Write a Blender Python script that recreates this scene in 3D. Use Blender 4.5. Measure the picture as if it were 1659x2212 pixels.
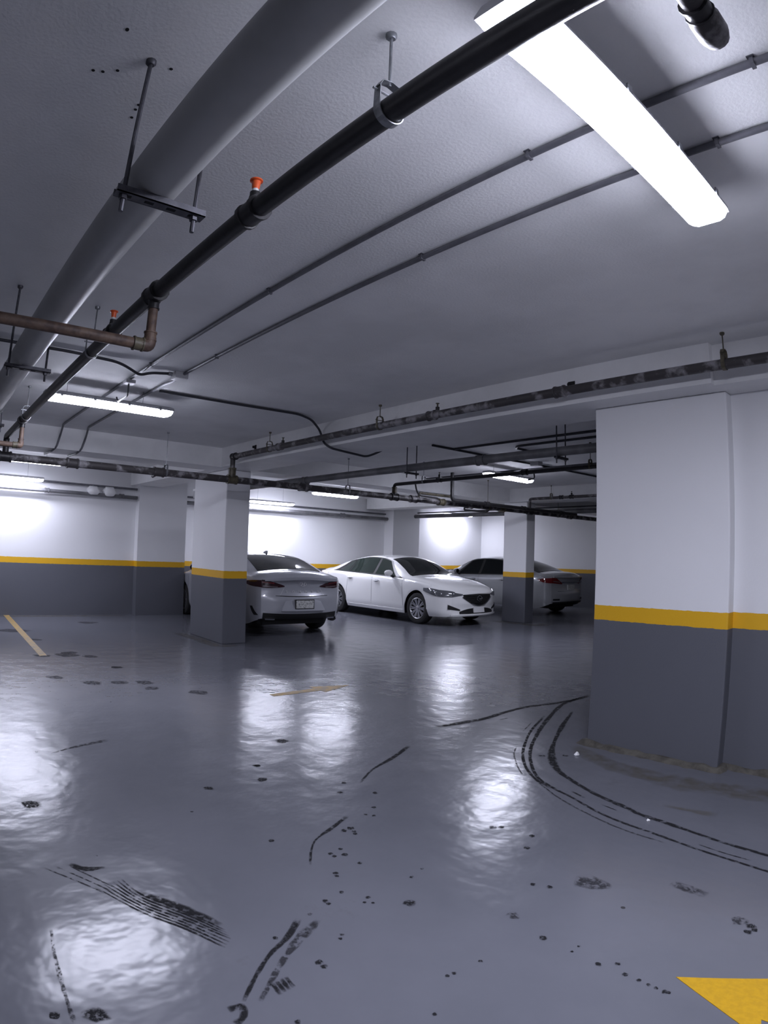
import bpy, math, random
import numpy as np
from mathutils import Vector, Matrix

random.seed(7)
for o in list(bpy.data.objects):
    bpy.data.objects.remove(o)
SC = bpy.context.scene
COL = SC.collection

# ------------------------------------------------------------------ camera (phone ultra-wide lens, measured from the picture)
LF, LK = 1.344, -0.033                       # theta = r/LF * (1 + LK r^2), r in thousands of pixels of a 1659 x 2212 frame
YAW, PITCH, ROLL = 0.8515, 0.0639, -0.0299
EYE = np.array([0.0, 0.0, 1.5])


def _rot(axis, a):
    return np.array(Matrix.Rotation(a, 3, axis))


CAM = _rot('Z', YAW) @ _rot('X', PITCH) @ np.array([[1, 0, 0], [0, 0, 1], [0, -1, 0]], float) @ _rot('Z', ROLL)
cd = bpy.data.cameras.new('camera')
cd.type = 'PANO'
cd.panorama_type = 'FISHEYE_LENS_POLYNOMIAL'
cd.sensor_fit = 'HORIZONTAL'
cd.sensor_width, cd.sensor_height = 16.59, 22.12
cd.fisheye_fov = math.radians(220)
cd.fisheye_polynomial_k0 = 0.0
cd.fisheye_polynomial_k1 = -1.0 / (10 * LF)
cd.fisheye_polynomial_k2 = 0.0
cd.fisheye_polynomial_k3 = -LK / (1000 * LF)
cd.fisheye_polynomial_k4 = 0.0
cd.clip_start = 0.02
cam = bpy.data.objects.new('camera', cd)
COL.objects.link(cam)
m = Matrix.Identity(4)
for i in range(3):
    m[i][0], m[i][1], m[i][2], m[i][3] = CAM[i][0], -CAM[i][1], -CAM[i][2], EYE[i]
cam.matrix_world = m
SC.camera = cam

# ------------------------------------------------------------------ world and exposure (all light comes from batten lamps, two of them added out of view)
w = bpy.data.worlds.new('world')
SC.world = w
w.use_nodes = True
w.node_tree.nodes['Background'].inputs[0].default_value = (0, 0, 0, 1)
w.node_tree.nodes['Background'].inputs[1].default_value = 0
SC.view_settings.view_transform = 'Standard'
SC.view_settings.look = 'None'
SC.view_settings.gamma = 1
SC.view_settings.use_curve_mapping = False
SC.view_settings.exposure = 0.36
LAMP_STRENGTH = 72.0
LAMP_COLOR = (0.80, 0.82, 1.0, 1)


def floor_at(px, py):
    """where the view ray through a pixel of the photograph meets the floor"""
    p = np.array([px - 829.5, py - 1106.0])
    r = float(np.hypot(*p)) + 1e-9
    th = r / 1000 / LF * (1 + LK * (r / 1000) ** 2)
    d = CAM @ np.array([p[0] / r * math.sin(th), p[1] / r * math.sin(th), math.cos(th)])
    t = -EYE[2] / d[2]
    return (float(t * d[0]), float(t * d[1]))


# ------------------------------------------------------------------ materials
def nmat(name):
    mt = bpy.data.materials.new(name)
    mt.use_nodes = True
    nt = mt.node_tree
    return mt, nt, nt.nodes['Principled BSDF']


def N(nt, kind, **kw):
    n = nt.nodes.new(kind)
    for k, v in kw.items():
        if hasattr(n, k):
            setattr(n, k, v)
        else:
            n.inputs[k].default_value = v
    return n


def L(nt, a, b):
    nt.links.new(a, b)


def simple(name, col, rough=0.5, metal=0.0, coat=0.0, noise=0.0, nscale=8.0, bump=0.0, bscale=60.0, col2=None, lo=0.4, hi=0.6, spec=0.5):
    mt, nt, b = nmat(name)
    b.inputs['Base Color'].default_value = (*col, 1)
    b.inputs['Roughness'].default_value = rough
    b.inputs['Metallic'].default_value = metal
    b.inputs['Coat Weight'].default_value = coat
    b.inputs['Coat Roughness'].default_value = 0.05
    b.inputs['Specular IOR Level'].default_value = spec
    if col2 is not None or noise:
        geo = N(nt, 'ShaderNodeNewGeometry')
        nz = N(nt, 'ShaderNodeTexNoise', Scale=nscale, Detail=5.0, Roughness=0.6)
        L(nt, geo.outputs['Position'], nz.inputs['Vector'])
        rp = N(nt, 'ShaderNodeValToRGB')
        rp.color_ramp.elements[0].position = lo
        rp.color_ramp.elements[1].position = hi
        c2 = col2 if col2 is not None else tuple(c * (1 - noise) for c in col)
        rp.color_ramp.elements[0].color = (*col, 1)
        rp.color_ramp.elements[1].color = (*c2, 1)
        L(nt, nz.outputs['Fac'], rp.inputs[0])
        L(nt, rp.outputs[0], b.inputs['Base Color'])
    if bump:
        geo2 = N(nt, 'ShaderNodeNewGeometry')
        nz2 = N(nt, 'ShaderNodeTexNoise', Scale=bscale, Detail=3.0)
        L(nt, geo2.outputs['Position'], nz2.inputs['Vector'])
        bp = N(nt, 'ShaderNodeBump', Strength=bump, Distance=0.01)
        L(nt, nz2.outputs['Fac'], bp.inputs['Height'])
        L(nt, bp.outputs[0], b.inputs['Normal'])
    return mt


def banded_paint():
    """white wall paint over a dark grey dado with a yellow line between them"""
    mt, nt, b = nmat('wall_paint')
    geo = N(nt, 'ShaderNodeNewGeometry')
    sep = N(nt, 'ShaderNodeSeparateXYZ')
    L(nt, geo.outputs['Position'], sep.inputs[0])
    nz = N(nt, 'ShaderNodeTexNoise', Scale=22.0, Detail=3.0)
    L(nt, geo.outputs['Position'], nz.inputs['Vector'])
    ma = N(nt, 'ShaderNodeMath', operation='MULTIPLY_ADD')
    ma.inputs[1].default_value = 0.012
    L(nt, nz.outputs['Fac'], ma.inputs[0])
    L(nt, sep.outputs['Z'], ma.inputs[2])
    big = N(nt, 'ShaderNodeTexNoise', Scale=0.9, Detail=4.0)
    L(nt, geo.outputs['Position'], big.inputs['Vector'])

    def tone(c, k):
        mx = N(nt, 'ShaderNodeMix', data_type='RGBA')
        mx.inputs[6].default_value = (*c, 1)
        mx.inputs[7].default_value = (*[x * k for x in c], 1)
        L(nt, big.outputs['Fac'], mx.inputs[0])
        return mx.outputs[2]
    white, grey, yellow = tone((0.84, 0.84, 0.85), 0.92), tone((0.122, 0.127, 0.148), 0.85), tone((0.78, 0.43, 0.012), 0.9)

    def step(z):
        g = N(nt, 'ShaderNodeMath', operation='GREATER_THAN')
        g.inputs[1].default_value = z
        L(nt, ma.outputs[0], g.inputs[0])
        return g.outputs[0]

    def mix(f, a, c):
        mx = N(nt, 'ShaderNodeMix', data_type='RGBA')
        L(nt, f, mx.inputs[0]); L(nt, a, mx.inputs[6]); L(nt, c, mx.inputs[7])
        return mx.outputs[2]
    c1 = mix(step(1.016), grey, yellow)
    c2 = mix(step(1.130), c1, white)
    L(nt, c2, b.inputs['Base Color'])
    b.inputs['Roughness'].default_value = 0.5
    fine = N(nt, 'ShaderNodeTexNoise', Scale=90.0, Detail=3.0)
    L(nt, geo.outputs['Position'], fine.inputs['Vector'])
    bp = N(nt, 'ShaderNodeBump', Strength=0.12, Distance=0.01)
    L(nt, fine.outputs['Fac'], bp.inputs['Height'])
    L(nt, bp.outputs[0], b.inputs['Normal'])
    return mt


def floor_paint():
    mt, nt, b = nmat('floor_epoxy')
    geo = N(nt, 'ShaderNodeNewGeometry')
    big = N(nt, 'ShaderNodeTexNoise', Scale=0.55, Detail=6.0, Roughness=0.6)
    L(nt, geo.outputs['Position'], big.inputs['Vector'])
    rp = N(nt, 'ShaderNodeValToRGB')
    rp.color_ramp.elements[0].position, rp.color_ramp.elements[1].position = 0.35, 0.7
    rp.color_ramp.elements[0].color = (0.108, 0.112, 0.130, 1)
    rp.color_ramp.elements[1].color = (0.148, 0.151, 0.174, 1)
    L(nt, big.outputs['Fac'], rp.inputs[0])
    dirt = N(nt, 'ShaderNodeTexNoise', Scale=2.3, Detail=8.0, Roughness=0.72)
    L(nt, geo.outputs['Position'], dirt.inputs['Vector'])
    rd = N(nt, 'ShaderNodeValToRGB')
    rd.color_ramp.elements[0].position, rd.color_ramp.elements[1].position = 0.62, 0.76
    rd.color_ramp.elements[0].color = (0, 0, 0, 1)
    rd.color_ramp.elements[1].color = (0.45, 0.45, 0.45, 1)
    L(nt, dirt.outputs['Fac'], rd.inputs[0])
    mx = N(nt, 'ShaderNodeMix', data_type='RGBA')
    mx.inputs[7].default_value = (0.085, 0.083, 0.085, 1)
    L(nt, rd.outputs[0], mx.inputs[0]); L(nt, rp.outputs[0], mx.inputs[6])
    # scattered small black specks
    vo = N(nt, 'ShaderNodeTexVoronoi', Scale=3.2)
    L(nt, geo.outputs['Position'], vo.inputs['Vector'])
    lt = N(nt, 'ShaderNodeMath', operation='LESS_THAN')
    lt.inputs[1].default_value = 0.035
    L(nt, vo.outputs['Distance'], lt.inputs[0])
    nz = N(nt, 'ShaderNodeTexNoise', Scale=1.1)
    L(nt, geo.outputs['Position'], nz.inputs['Vector'])
    gt = N(nt, 'ShaderNodeMath', operation='GREATER_THAN')
    gt.inputs[1].default_value = 0.52
    L(nt, nz.outputs['Fac'], gt.inputs[0])
    mu = N(nt, 'ShaderNodeMath', operation='MULTIPLY')
    L(nt, lt.outputs[0], mu.inputs[0]); L(nt, gt.outputs[0], mu.inputs[1])
    mx2 = N(nt, 'ShaderNodeMix', data_type='RGBA')
    mx2.inputs[7].default_value = (0.03, 0.03, 0.034, 1)
    L(nt, mu.outputs[0], mx2.inputs[0]); L(nt, mx.outputs[2], mx2.inputs[6])
    L(nt, mx2.outputs[2], b.inputs['Base Color'])
    rr = N(nt, 'ShaderNodeMapRange')
    rr.inputs[1].default_value, rr.inputs[2].default_value, rr.inputs[3].default_value, rr.inputs[4].default_value = 0.25, 0.75, 0.18, 0.24
    L(nt, dirt.outputs['Fac'], rr.inputs[0])
    L(nt, rr.outputs[0], b.inputs['Roughness'])
    b.inputs['Specular IOR Level'].default_value = 0.44
    wav = N(nt, 'ShaderNodeTexNoise', Scale=4.5, Detail=3.0, Roughness=0.5)
    L(nt, geo.outputs['Position'], wav.inputs['Vector'])
    bp = N(nt, 'ShaderNodeBump', Strength=0.27, Distance=0.025)
    L(nt, wav.outputs['Fac'], bp.inputs['Height'])
    L(nt, bp.outputs[0], b.inputs['Normal'])
    return mt


def stain(name, col, amount, scale, rough=0.45, soft=0.18):
    """worn mark on the floor: flecked coverage"""
    mt, nt, b = nmat(name)
    b.inputs['Base Color'].default_value = (*col, 1)
    b.inputs['Roughness'].default_value = rough
    b.inputs['Specular IOR Level'].default_value = 0.15
    geo = N(nt, 'ShaderNodeNewGeometry')
    nz = N(nt, 'ShaderNodeTexNoise', Scale=scale, Detail=6.0, Roughness=0.7)
    L(nt, geo.outputs['Position'], nz.inputs['Vector'])
    rp = N(nt, 'ShaderNodeValToRGB')
    rp.color_ramp.elements[0].position, rp.color_ramp.elements[1].position = 0.62 - 0.35 * amount, 0.62 + soft - 0.35 * amount
    L(nt, nz.outputs['Fac'], rp.inputs[0])
    at = N(nt, 'ShaderNodeAttribute', attribute_name='cover')
    mu = N(nt, 'ShaderNodeMath', operation='MULTIPLY')
    L(nt, rp.outputs[0], mu.inputs[0]); L(nt, at.outputs['Fac'], mu.inputs[1])
    L(nt, mu.outputs[0], b.inputs['Alpha'])
    return mt


def emitter(name='lit_diffuser', k=1.0):
    mt, nt, b = nmat(name)
    b.inputs['Base Color'].default_value = (0.9, 0.9, 0.92, 1)
    b.inputs['Emission Color'].default_value = LAMP_COLOR
    b.inputs['Emission Strength'].default_value = LAMP_STRENGTH * k
    return mt


PAINT = banded_paint()
FLOOR = floor_paint()
CEIL = simple('ceiling_paint', (0.86, 0.86, 0.86), 0.75, noise=0.10, nscale=1.2, bump=0.18, bscale=70)
WHITE = simple('white_concrete_paint', (0.86, 0.86, 0.86), 0.6, noise=0.08, nscale=2, bump=0.15, bscale=60)
BLACKPIPE = simple('black_pipe_paint', (0.022, 0.021, 0.023), 0.42, noise=0.4, nscale=9, bump=0.1)
RUSTPIPE = simple('rusty_brown_pipe', (0.060, 0.036, 0.028), 0.6, col2=(0.13, 0.085, 0.06), nscale=14, bump=0.2)
PATCHPIPE = simple('overpainted_pipe', (0.050, 0.045, 0.046), 0.55, col2=(0.26, 0.25, 0.26), nscale=7, lo=0.5, hi=0.62, bump=0.15)
OLIVE = simple('dirty_brass', (0.11, 0.095, 0.06), 0.5, noise=0.5, nscale=20)
PVC = simple('grey_drain_pipe', (0.44, 0.445, 0.44), 0.40, noise=0.12, nscale=3)
PVC2 = simple('dull_grey_drain_pipe', (0.17, 0.17, 0.18), 0.45, noise=0.35, nscale=4)
STEEL = simple('galvanised_steel', (0.30, 0.31, 0.33), 0.4, metal=0.7, noise=0.3, nscale=30)
DARKSTEEL = simple('dull_dark_steel', (0.10, 0.10, 0.115), 0.45, metal=0.5, noise=0.3, nscale=30)
CONDUIT = simple('painted_conduit', (0.16, 0.16, 0.18), 0.42, metal=0.35, noise=0.2, nscale=10)
DARKCOND = simple('dark_conduit', (0.045, 0.046, 0.055), 0.45, metal=0.3)
HOLE = simple('drilled_hole', (0.01, 0.01, 0.011), 0.9)
ORANGE = simple('orange_plastic', (0.85, 0.13, 0.03), 0.35)
WPLAST = simple('white_plastic', (0.80, 0.80, 0.80), 0.4)
GPLAST = simple('grey_lamp_housing', (0.42, 0.42, 0.44), 0.45)
LIT, LITSIDE = {}, {}


def lit(k):
    if k not in LIT:
        LIT[k] = emitter('lit_diffuser', k)
        LITSIDE[k] = emitter('lit_diffuser_flank', k * 0.22)      # LEDs face down, so the flanks of the cover glow less
    return LIT[k], LITSIDE[k]


YPAINT = simple('yellow_floor_paint', (0.53, 0.30, 0.006), 0.35, noise=0.12, nscale=40, bump=0.06, bscale=90)
YWORN = simple('worn_yellow_floor_paint', (0.40, 0.25, 0.06), 0.5, col2=(0.24, 0.19, 0.11), nscale=12)
RUBBER = stain('tyre_rubber_mark', (0.014, 0.014, 0.016), 0.74, 26, 0.85)
SPOT = stain('black_speck', (0.014, 0.014, 0.016), 0.72, 70, 0.85)
RUBBERF = stain('faint_tyre_mark', (0.035, 0.035, 0.04), 0.6, 30, 0.85)
GRIME = stain('brown_grime', (0.125, 0.112, 0.085), 0.75, 7, 0.7, 0.45)
MORTAR = simple('dirty_mortar', (0.105, 0.098, 0.082), 0.85, col2=(0.055, 0.05, 0.042), nscale=9, bump=0.5, bscale=25)


# ------------------------------------------------------------------ mesh helpers
ORG = {}


def link(o):
    COL.objects.link(o)
    return o


def thing(name, label, cat, loc=(0, 0, 0), rz=0.0, group=None):
    o = link(bpy.data.objects.new(name, None))
    o.location = loc
    o.rotation_euler = (0, 0, rz)
    o.empty_display_size = 0.1
    o['label'] = label
    o['category'] = cat
    if group:
        o['group'] = group
    ORG[o.name] = Vector(loc)
    return o


def mesh(name, V, F, mat, parent=None, smooth=True, sharp=40, local=False):
    """one mesh object; V in world space unless local"""
    me = bpy.data.meshes.new(name)
    org = ORG.get(parent.name, Vector((0, 0, 0))) if parent and not local else Vector((0, 0, 0))
    me.from_pydata([tuple(Vector(v) - org) for v in V], [], F)
    me.update()
    if smooth:
        me.polygons.foreach_set('use_smooth', [True] * len(me.polygons))
        me.set_sharp_from_angle(angle=math.radians(sharp))
    me.materials.append(mat)
    o = link(bpy.data.objects.new(name, me))
    if parent:
        o.parent = parent
    ORG[o.name] = org
    return o


def tag(o, label, cat, group=None):
    o['label'] = label
    o['category'] = cat
    if group:
        o['group'] = group
    return o


def struct(o, label=None):
    o['kind'] = 'structure'
    if label:
        o['label'] = label
    return o


class MB:
    def __init__(s):
        s.V, s.F = [], []

    def add(s, V, F):
        n = len(s.V)
        s.V += [tuple(v) for v in V]
        s.F += [tuple(i + n for i in f) for f in F]
        return s

    def box(s, x0, x1, y0, y1, z0, z1):
        return s.add([(x, y, z) for x in (x0, x1) for y in (y0, y1) for z in (z0, z1)],
                     [(0, 1, 3, 2), (4, 6, 7, 5), (0, 4, 5, 1), (2, 3, 7, 6), (0, 2, 6, 4), (1, 5, 7, 3)])

    def tube(s, pts, r, seg=12, caps=True):
        P = [Vector(p) for p in pts]
        rr = r if isinstance(r, (list, tuple)) else [r] * len(P)
        T = []
        for i in range(len(P)):
            a = P[max(0, i - 1)]; b = P[min(len(P) - 1, i + 1)]
            d = b - a
            if d.length < 1e-9:
                d = T[-1] if T else Vector((0, 0, 1))
            T.append(d.normalized())
        up = Vector((0, 0, 1)) if abs(T[0].z) < 0.9 else Vector((0, 1, 0))
        n = (up - T[0] * up.dot(T[0])).normalized()
        V, F = [], []
        for i, p in enumerate(P):
            n = n - T[i] * n.dot(T[i])
            n.normalize()
            b = T[i].cross(n)
            for k in range(seg):
                a = 2 * math.pi * k / seg
                V.append(p + (n * math.cos(a) + b * math.sin(a)) * rr[i])
        for i in range(len(P) - 1):
            for k in range(seg):
                k2 = (k + 1) % seg
                F.append((i * seg + k, i * seg + k2, (i + 1) * seg + k2, (i + 1) * seg + k))
        if caps:
            F.append(tuple(range(seg - 1, -1, -1)))
            F.append(tuple((len(P) - 1) * seg + k for k in range(seg)))
        return s.add(V, F)

    def build(s, name, mat, parent=None, **k):
        return mesh(name, s.V, s.F, mat, parent, **k)


def fillet(pts, r, n=5):
    P = [Vector(p) for p in pts]
    out = [P[0]]
    for i in range(1, len(P) - 1):
        a, b, c = P[i - 1], P[i], P[i + 1]
        d1, d2 = (a - b), (c - b)
        q = min(r, d1.length * 0.45, d2.length * 0.45)
        p1, p2 = b + d1.normalized() * q, b + d2.normalized() * q
        for k in range(n + 1):
            t = k / n
            out.append(p1 * (1 - t) ** 2 + b * 2 * t * (1 - t) + p2 * t * t)
    out.append(P[-1])
    return out


def box(name, x0, x1, y0, y1, z0, z1, mat, parent=None, bevel=0.0):
    o = MB().box(x0, x1, y0, y1, z0, z1).build(name, mat, parent, smooth=False)
    if bevel:
        bm = o.modifiers.new('bevel', 'BEVEL')
        bm.width = bevel
        bm.segments = 2
    return o


def tube(name, pts, r, mat, parent=None, seg=14, fil=0.0, **k):
    return MB().tube(fillet(pts, fil) if fil else pts, r, seg).build(name, mat, parent, **k)


def prism(name, poly, z0, z1, mat, parent=None):
    n = len(poly)
    V = [(x, y, z0) for x, y in poly] + [(x, y, z1) for x, y in poly]
    F = [tuple(range(n - 1, -1, -1)), tuple(range(n, 2 * n))] + [(i, (i + 1) % n, n + (i + 1) % n, n + i) for i in range(n)]
    return mesh(name, V, F, mat, parent, smooth=False)


# ------------------------------------------------------------------ the shell of the garage
ZC, ZS = 2.972, 2.683                    # ceiling, underside of the beams
X0, X1, Y0, Y1 = -13.5, 7.0, -8.0, 16.1
floor = struct(box('floor', X0 - .3, X1 + .3, Y0 - .3, Y1 + .3, -0.2, 0.0, FLOOR), 'glossy grey painted garage floor with tyre marks')
ceiling = struct(box('ceiling', X0 - .3, X1 + .3, Y0 - .3, Y1 + .3, ZC, ZC + 0.2, CEIL), 'white painted concrete ceiling slab')
wl = struct(prism('wall_left', [(-13.8, Y0), (-12.75, Y0), (-12.75, 4.28), (-12.55, 4.28), (-12.55, 5.36), (-13.5, 5.36), (-13.5, 11.86), (-13.12, 11.86),
                                (-13.12, 12.9), (-13.4, 12.9), (-13.4, Y1), (-13.8, Y1)], 0, ZC, PAINT), 'white wall with yellow line over grey dado and shallow pilasters')
struct(box('wall_back', -13.4, X1, Y1, Y1 + .3, 0, ZC, PAINT), 'white far wall with yellow line over grey dado behind the silver cars')
struct(box('wall_right', -1.385, X1, 4.505, 4.75, 0, ZS, PAINT), 'white wall with yellow line beside the broad column')
struct(box('wall_front', X0, X1, Y0 - .3, Y0, 0, ZC, PAINT))
struct(box('wall_rear', X1, X1 + .3, Y0, Y1, 0, ZC, PAINT))
# beams
struct(prism('trim_1', [(-13.45, 4.133), (-1.40, 4.133), (-1.40, 4.20), (X1, 4.20), (X1, 4.75), (-13.45, 4.75)], ZS, ZC, WHITE), 'white concrete ceiling beam carrying a brown pipe along its face')
struct(box('trim_2', -13.45, X1, 11.13, 11.75, ZS, ZC, WHITE), 'white concrete ceiling beam over the second round-lit column')['label'] = 'white concrete ceiling beam beyond the white sedan'
struct(box('trim_3', -9.0, -8.456, Y0, 4.133, ZS, ZC, WHITE), 'white concrete cross beam in front of the left wall')
struct(box('trim_4', -9.0, -8.456, 4.75, 11.13, ZS, ZC, WHITE), 'white concrete cross beam above the parked sedans')
struct(box('trim_5', -9.0, -8.456, 11.75, Y1, ZS, ZC, WHITE), 'white concrete cross beam near the far wall')


def column(x0, x1, y0, y1, label):
    o = box('concrete_column', x0, x1, y0, y1, 0, ZS, PAINT, None, 0.012)
    tag(o, label, 'column', 'painted concrete columns')
    return o


column(-2.47, -1.38, 4.39, 4.86, 'broad painted concrete column with tyre marks curving round its base')
column(-9.81, -8.59, 4.32, 4.73, 'painted concrete column hiding one side of the silver sedan with dark tail lights')
column(-8.74, -8.10, 11.30, 11.62, 'painted concrete column between the white sedan and the far silver car')

# drill holes in the ceiling
for hx, hy in [(-1.53, 0.29), (-1.76, 0.26), (-1.75, 0.29), (-1.72, 0.33), (-1.62, 0.475), (-1.85, 0.455), (-1.88, 0.455), (-1.93, 0.46)]:
    V = [(hx + 0.006 * math.cos(a) * (1.3 if hx > -1.6 else 1), hy + 0.006 * math.sin(a), ZC - 0.0015) for a in [k * math.pi / 4 for k in range(8)]]
    V += [(x, y, ZC + 0.001) for x, y, z in V]
    F = [tuple(range(8)), tuple(range(15, 7, -1))] + [(i, i + 8, (i + 1) % 8 + 8, (i + 1) % 8) for i in range(8)]
    mesh('drill_hole', V, F, HOLE, ceiling)


# ------------------------------------------------------------------ marks on the floor
def strip(name, pts, widths, mat, parent=floor, z=0.0012, pix=True, label=None, fade=True):
    P = [Vector((*(floor_at(*p) if pix else p), 0)) for p in pts]
    # resample with a smooth curve
    Q, Wd = [], []
    ww = widths if isinstance(widths, (list, tuple)) else [widths] * len(P)
    for i in range(len(P) - 1):
        p0, p1, p2, p3 = P[max(0, i - 1)], P[i], P[i + 1], P[min(len(P) - 1, i + 2)]
        k = 6
        for j in range(k):
            t = j / k
            Q.append(0.5 * ((2 * p1) + (p2 - p0) * t + (2 * p0 - 5 * p1 + 4 * p2 - p3) * t * t + (3 * p1 - p0 - 3 * p2 + p3) * t ** 3))
            Wd.append(ww[i] * (1 - t) + ww[i + 1] * t)
    Q.append(P[-1]); Wd.append(ww[-1])
    V, F, cov = [], [], []
    n = len(Q)
    for i, q in enumerate(Q):
        d = Q[min(n - 1, i + 1)] - Q[max(0, i - 1)]
        if d.length < 1e-9:
            d = Vector((1, 0, 0))
        d.normalize()
        s = Vector((-d.y, d.x, 0))
        h = Wd[i] * (0.85 + 0.3 * random.random()) / 2
        e = min(1.0, (min(i, n - 1 - i) + 0.4) / 3) if fade else 1
        for k, c in ((-1, 0.25), (-0.5, 1), (0.5, 1), (1, 0.25)):
            V.append(q + s * h * k + Vector((0, 0, z)))
            cov.append(c * e)
    for i in range(n - 1):
        for k in range(3):
            F.append((4 * i + k, 4 * (i + 1) + k, 4 * (i + 1) + k + 1, 4 * i + k + 1))
    o = mesh(name, V, F, mat, parent, smooth=False)
    a = o.data.attributes.new('cover', 'FLOAT', 'POINT')
    a.data.foreach_set('value', cov)
    if label:
        o['label'] = label
    return o


def blot(px, py, r, mat=SPOT, ar=1.0, rot=0.0, z=0.0014, name='floor_spot'):
    cx, cy = floor_at(px, py)
    n = 10
    V = [(cx, cy, z)]
    cov = [1.0]
    for ring, c in ((0.7, 1.0), (1.0, 0.0)):
        for k in range(n):
            a = 2 * math.pi * k / n
            q = r * ring * (0.7 + 0.5 * random.random())
            u, v = q * ar * math.cos(a), q * math.sin(a)
            V.append((cx + u * math.cos(rot) - v * math.sin(rot), cy + u * math.sin(rot) + v * math.cos(rot), z))
            cov.append(c)
    F = [(0, 1 + k, 1 + (k + 1) % n) for k in range(n)]
    F += [(1 + k, 1 + n + k, 1 + n + (k + 1) % n, 1 + (k + 1) % n) for k in range(n)]
    o = mesh(name, V, F, mat, floor, smooth=False)
    a = o.data.attributes.new('cover', 'FLOAT', 'POINT')
    a.data.foreach_set('value', cov)
    return o


def z8(*pts):
    return [(1050 + x / 2.724, 1450 + y / 2.724) for x, y in pts]


def z6(*pts):
    return [(x / 2.724, 1400 + y / 2.724) for x, y in pts]


def z7(*pts):
    return [(500 + x / 2.724, 1400 + y / 2.724) for x, y in pts]


# skid arcs round the broad column
strip('tyre_mark', z8((608, 142), (500, 175), (430, 210), (340, 310), (285, 400), (262, 460), (262, 530), (300, 620), (400, 690), (500, 740), (650, 825), (800, 890), (1000, 960), (1250, 1050), (1500, 1130), (1659, 1180), (1760, 1215)),
      [.06, .055, .05, .045, .036, .032, .030, .028, .026, .024, .024, .024, .024, .024, .024, .024, .024], RUBBER, label='long thin black tyre skid curving round the broad column')
strip('tyre_mark', z8((510, 235), (450, 320), (400, 420), (385, 500), (420, 580), (500, 640), (600, 700), (700, 750), (830, 805), (900, 840), (1050, 890), (1180, 935), (1400, 1010), (1659, 1085), (1760, 1115)),
      [.02, .055, .03, .07, .055, .045, .042, .042, .045, .038, .045, .032, .028, .032, .032], RUBBER, label='thick black tyre skid closest to the broad column')
strip('tyre_mark', z8((345, 262), (265, 350), (228, 430), (216, 490), (232, 560), (285, 630), (380, 690)), .026, RUBBER)
strip('tyre_mark', z8((270, 300), (215, 355)), .014, RUBBERF)
strip('tyre_mark', z8((180, 440), (165, 490), (185, 560), (215, 610)), .014, RUBBERF)
strip('tyre_mark', z8((-300, 330), (-120, 300), (0, 277), (100, 245), (240, 210), (430, 185), (608, 148)), [.06, .08, .07, .06, .06, .06, .07], RUBBER)
strip('tyre_mark', z8((80, 285), (130, 275)), .02, RUBBERF)
strip('tyre_mark', z8((290, 640), (420, 740), (600, 840), (800, 930), (1050, 1010)), .016, RUBBERF)
strip('tyre_mark', z8((500, 705), (580, 745)), .02, RUBBER)
strip('tyre_mark', z8((680, 785), (770, 820)), .012, RUBBER)
strip('tyre_mark', z8((1250, 1020), (1400, 1070), (1560, 1115)), .012, RUBBER)
strip('tyre_mark', z8((1040, 790), (1180, 815), (1360, 850)), [.04, .05, .09], GRIME)
strip('tyre_mark', z8((520, 1230), (640, 1250), (740, 1270)), [.10, .13, .04], RUBBERF)
strip('tyre_mark', z8((1090, 1245), (1300, 1320)), .07, RUBBERF)
# broad tread print at the left
for k in range(7):
    off = (k - 3) * 17
    strip('tread_mark', z6((560 + k * 26, 1395 - off * .2 - k * 4), (830, 1500 - off), (1100, 1605 - off), (1360 - abs(k - 3) * 12, 1712 - off)), [.006, .012, .014, .008], RUBBER, z=0.0012 + k * 0.0001)
strip('tread_mark', z6((820, 1440), (1050, 1525), (1300, 1630)), [.03, .06, .03], RUBBER, z=0.0021)
for k in range(3):
    strip('tread_mark', z6((250 + k * 70, 1290 - k * 8), (450 + k * 50, 1370 - k * 10), (640 + k * 30, 1450 - k * 14)), .010, RUBBERF)
strip('tread_mark', z6((410, 1270), (500, 1300), (620, 1290)), [.03, .05, .02], RUBBER)
strip('tread_mark', z6((300, 1650), (320, 1800), (350, 1920), (390, 2060), (440, 2212)), [.012, .014, .02, .014, .02], RUBBERF)
strip('tyre_mark', z6((300, 620), (450, 580), (640, 540)), [.02, .04, .06], RUBBERF, label='short dark scuff on open floor')
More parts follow.
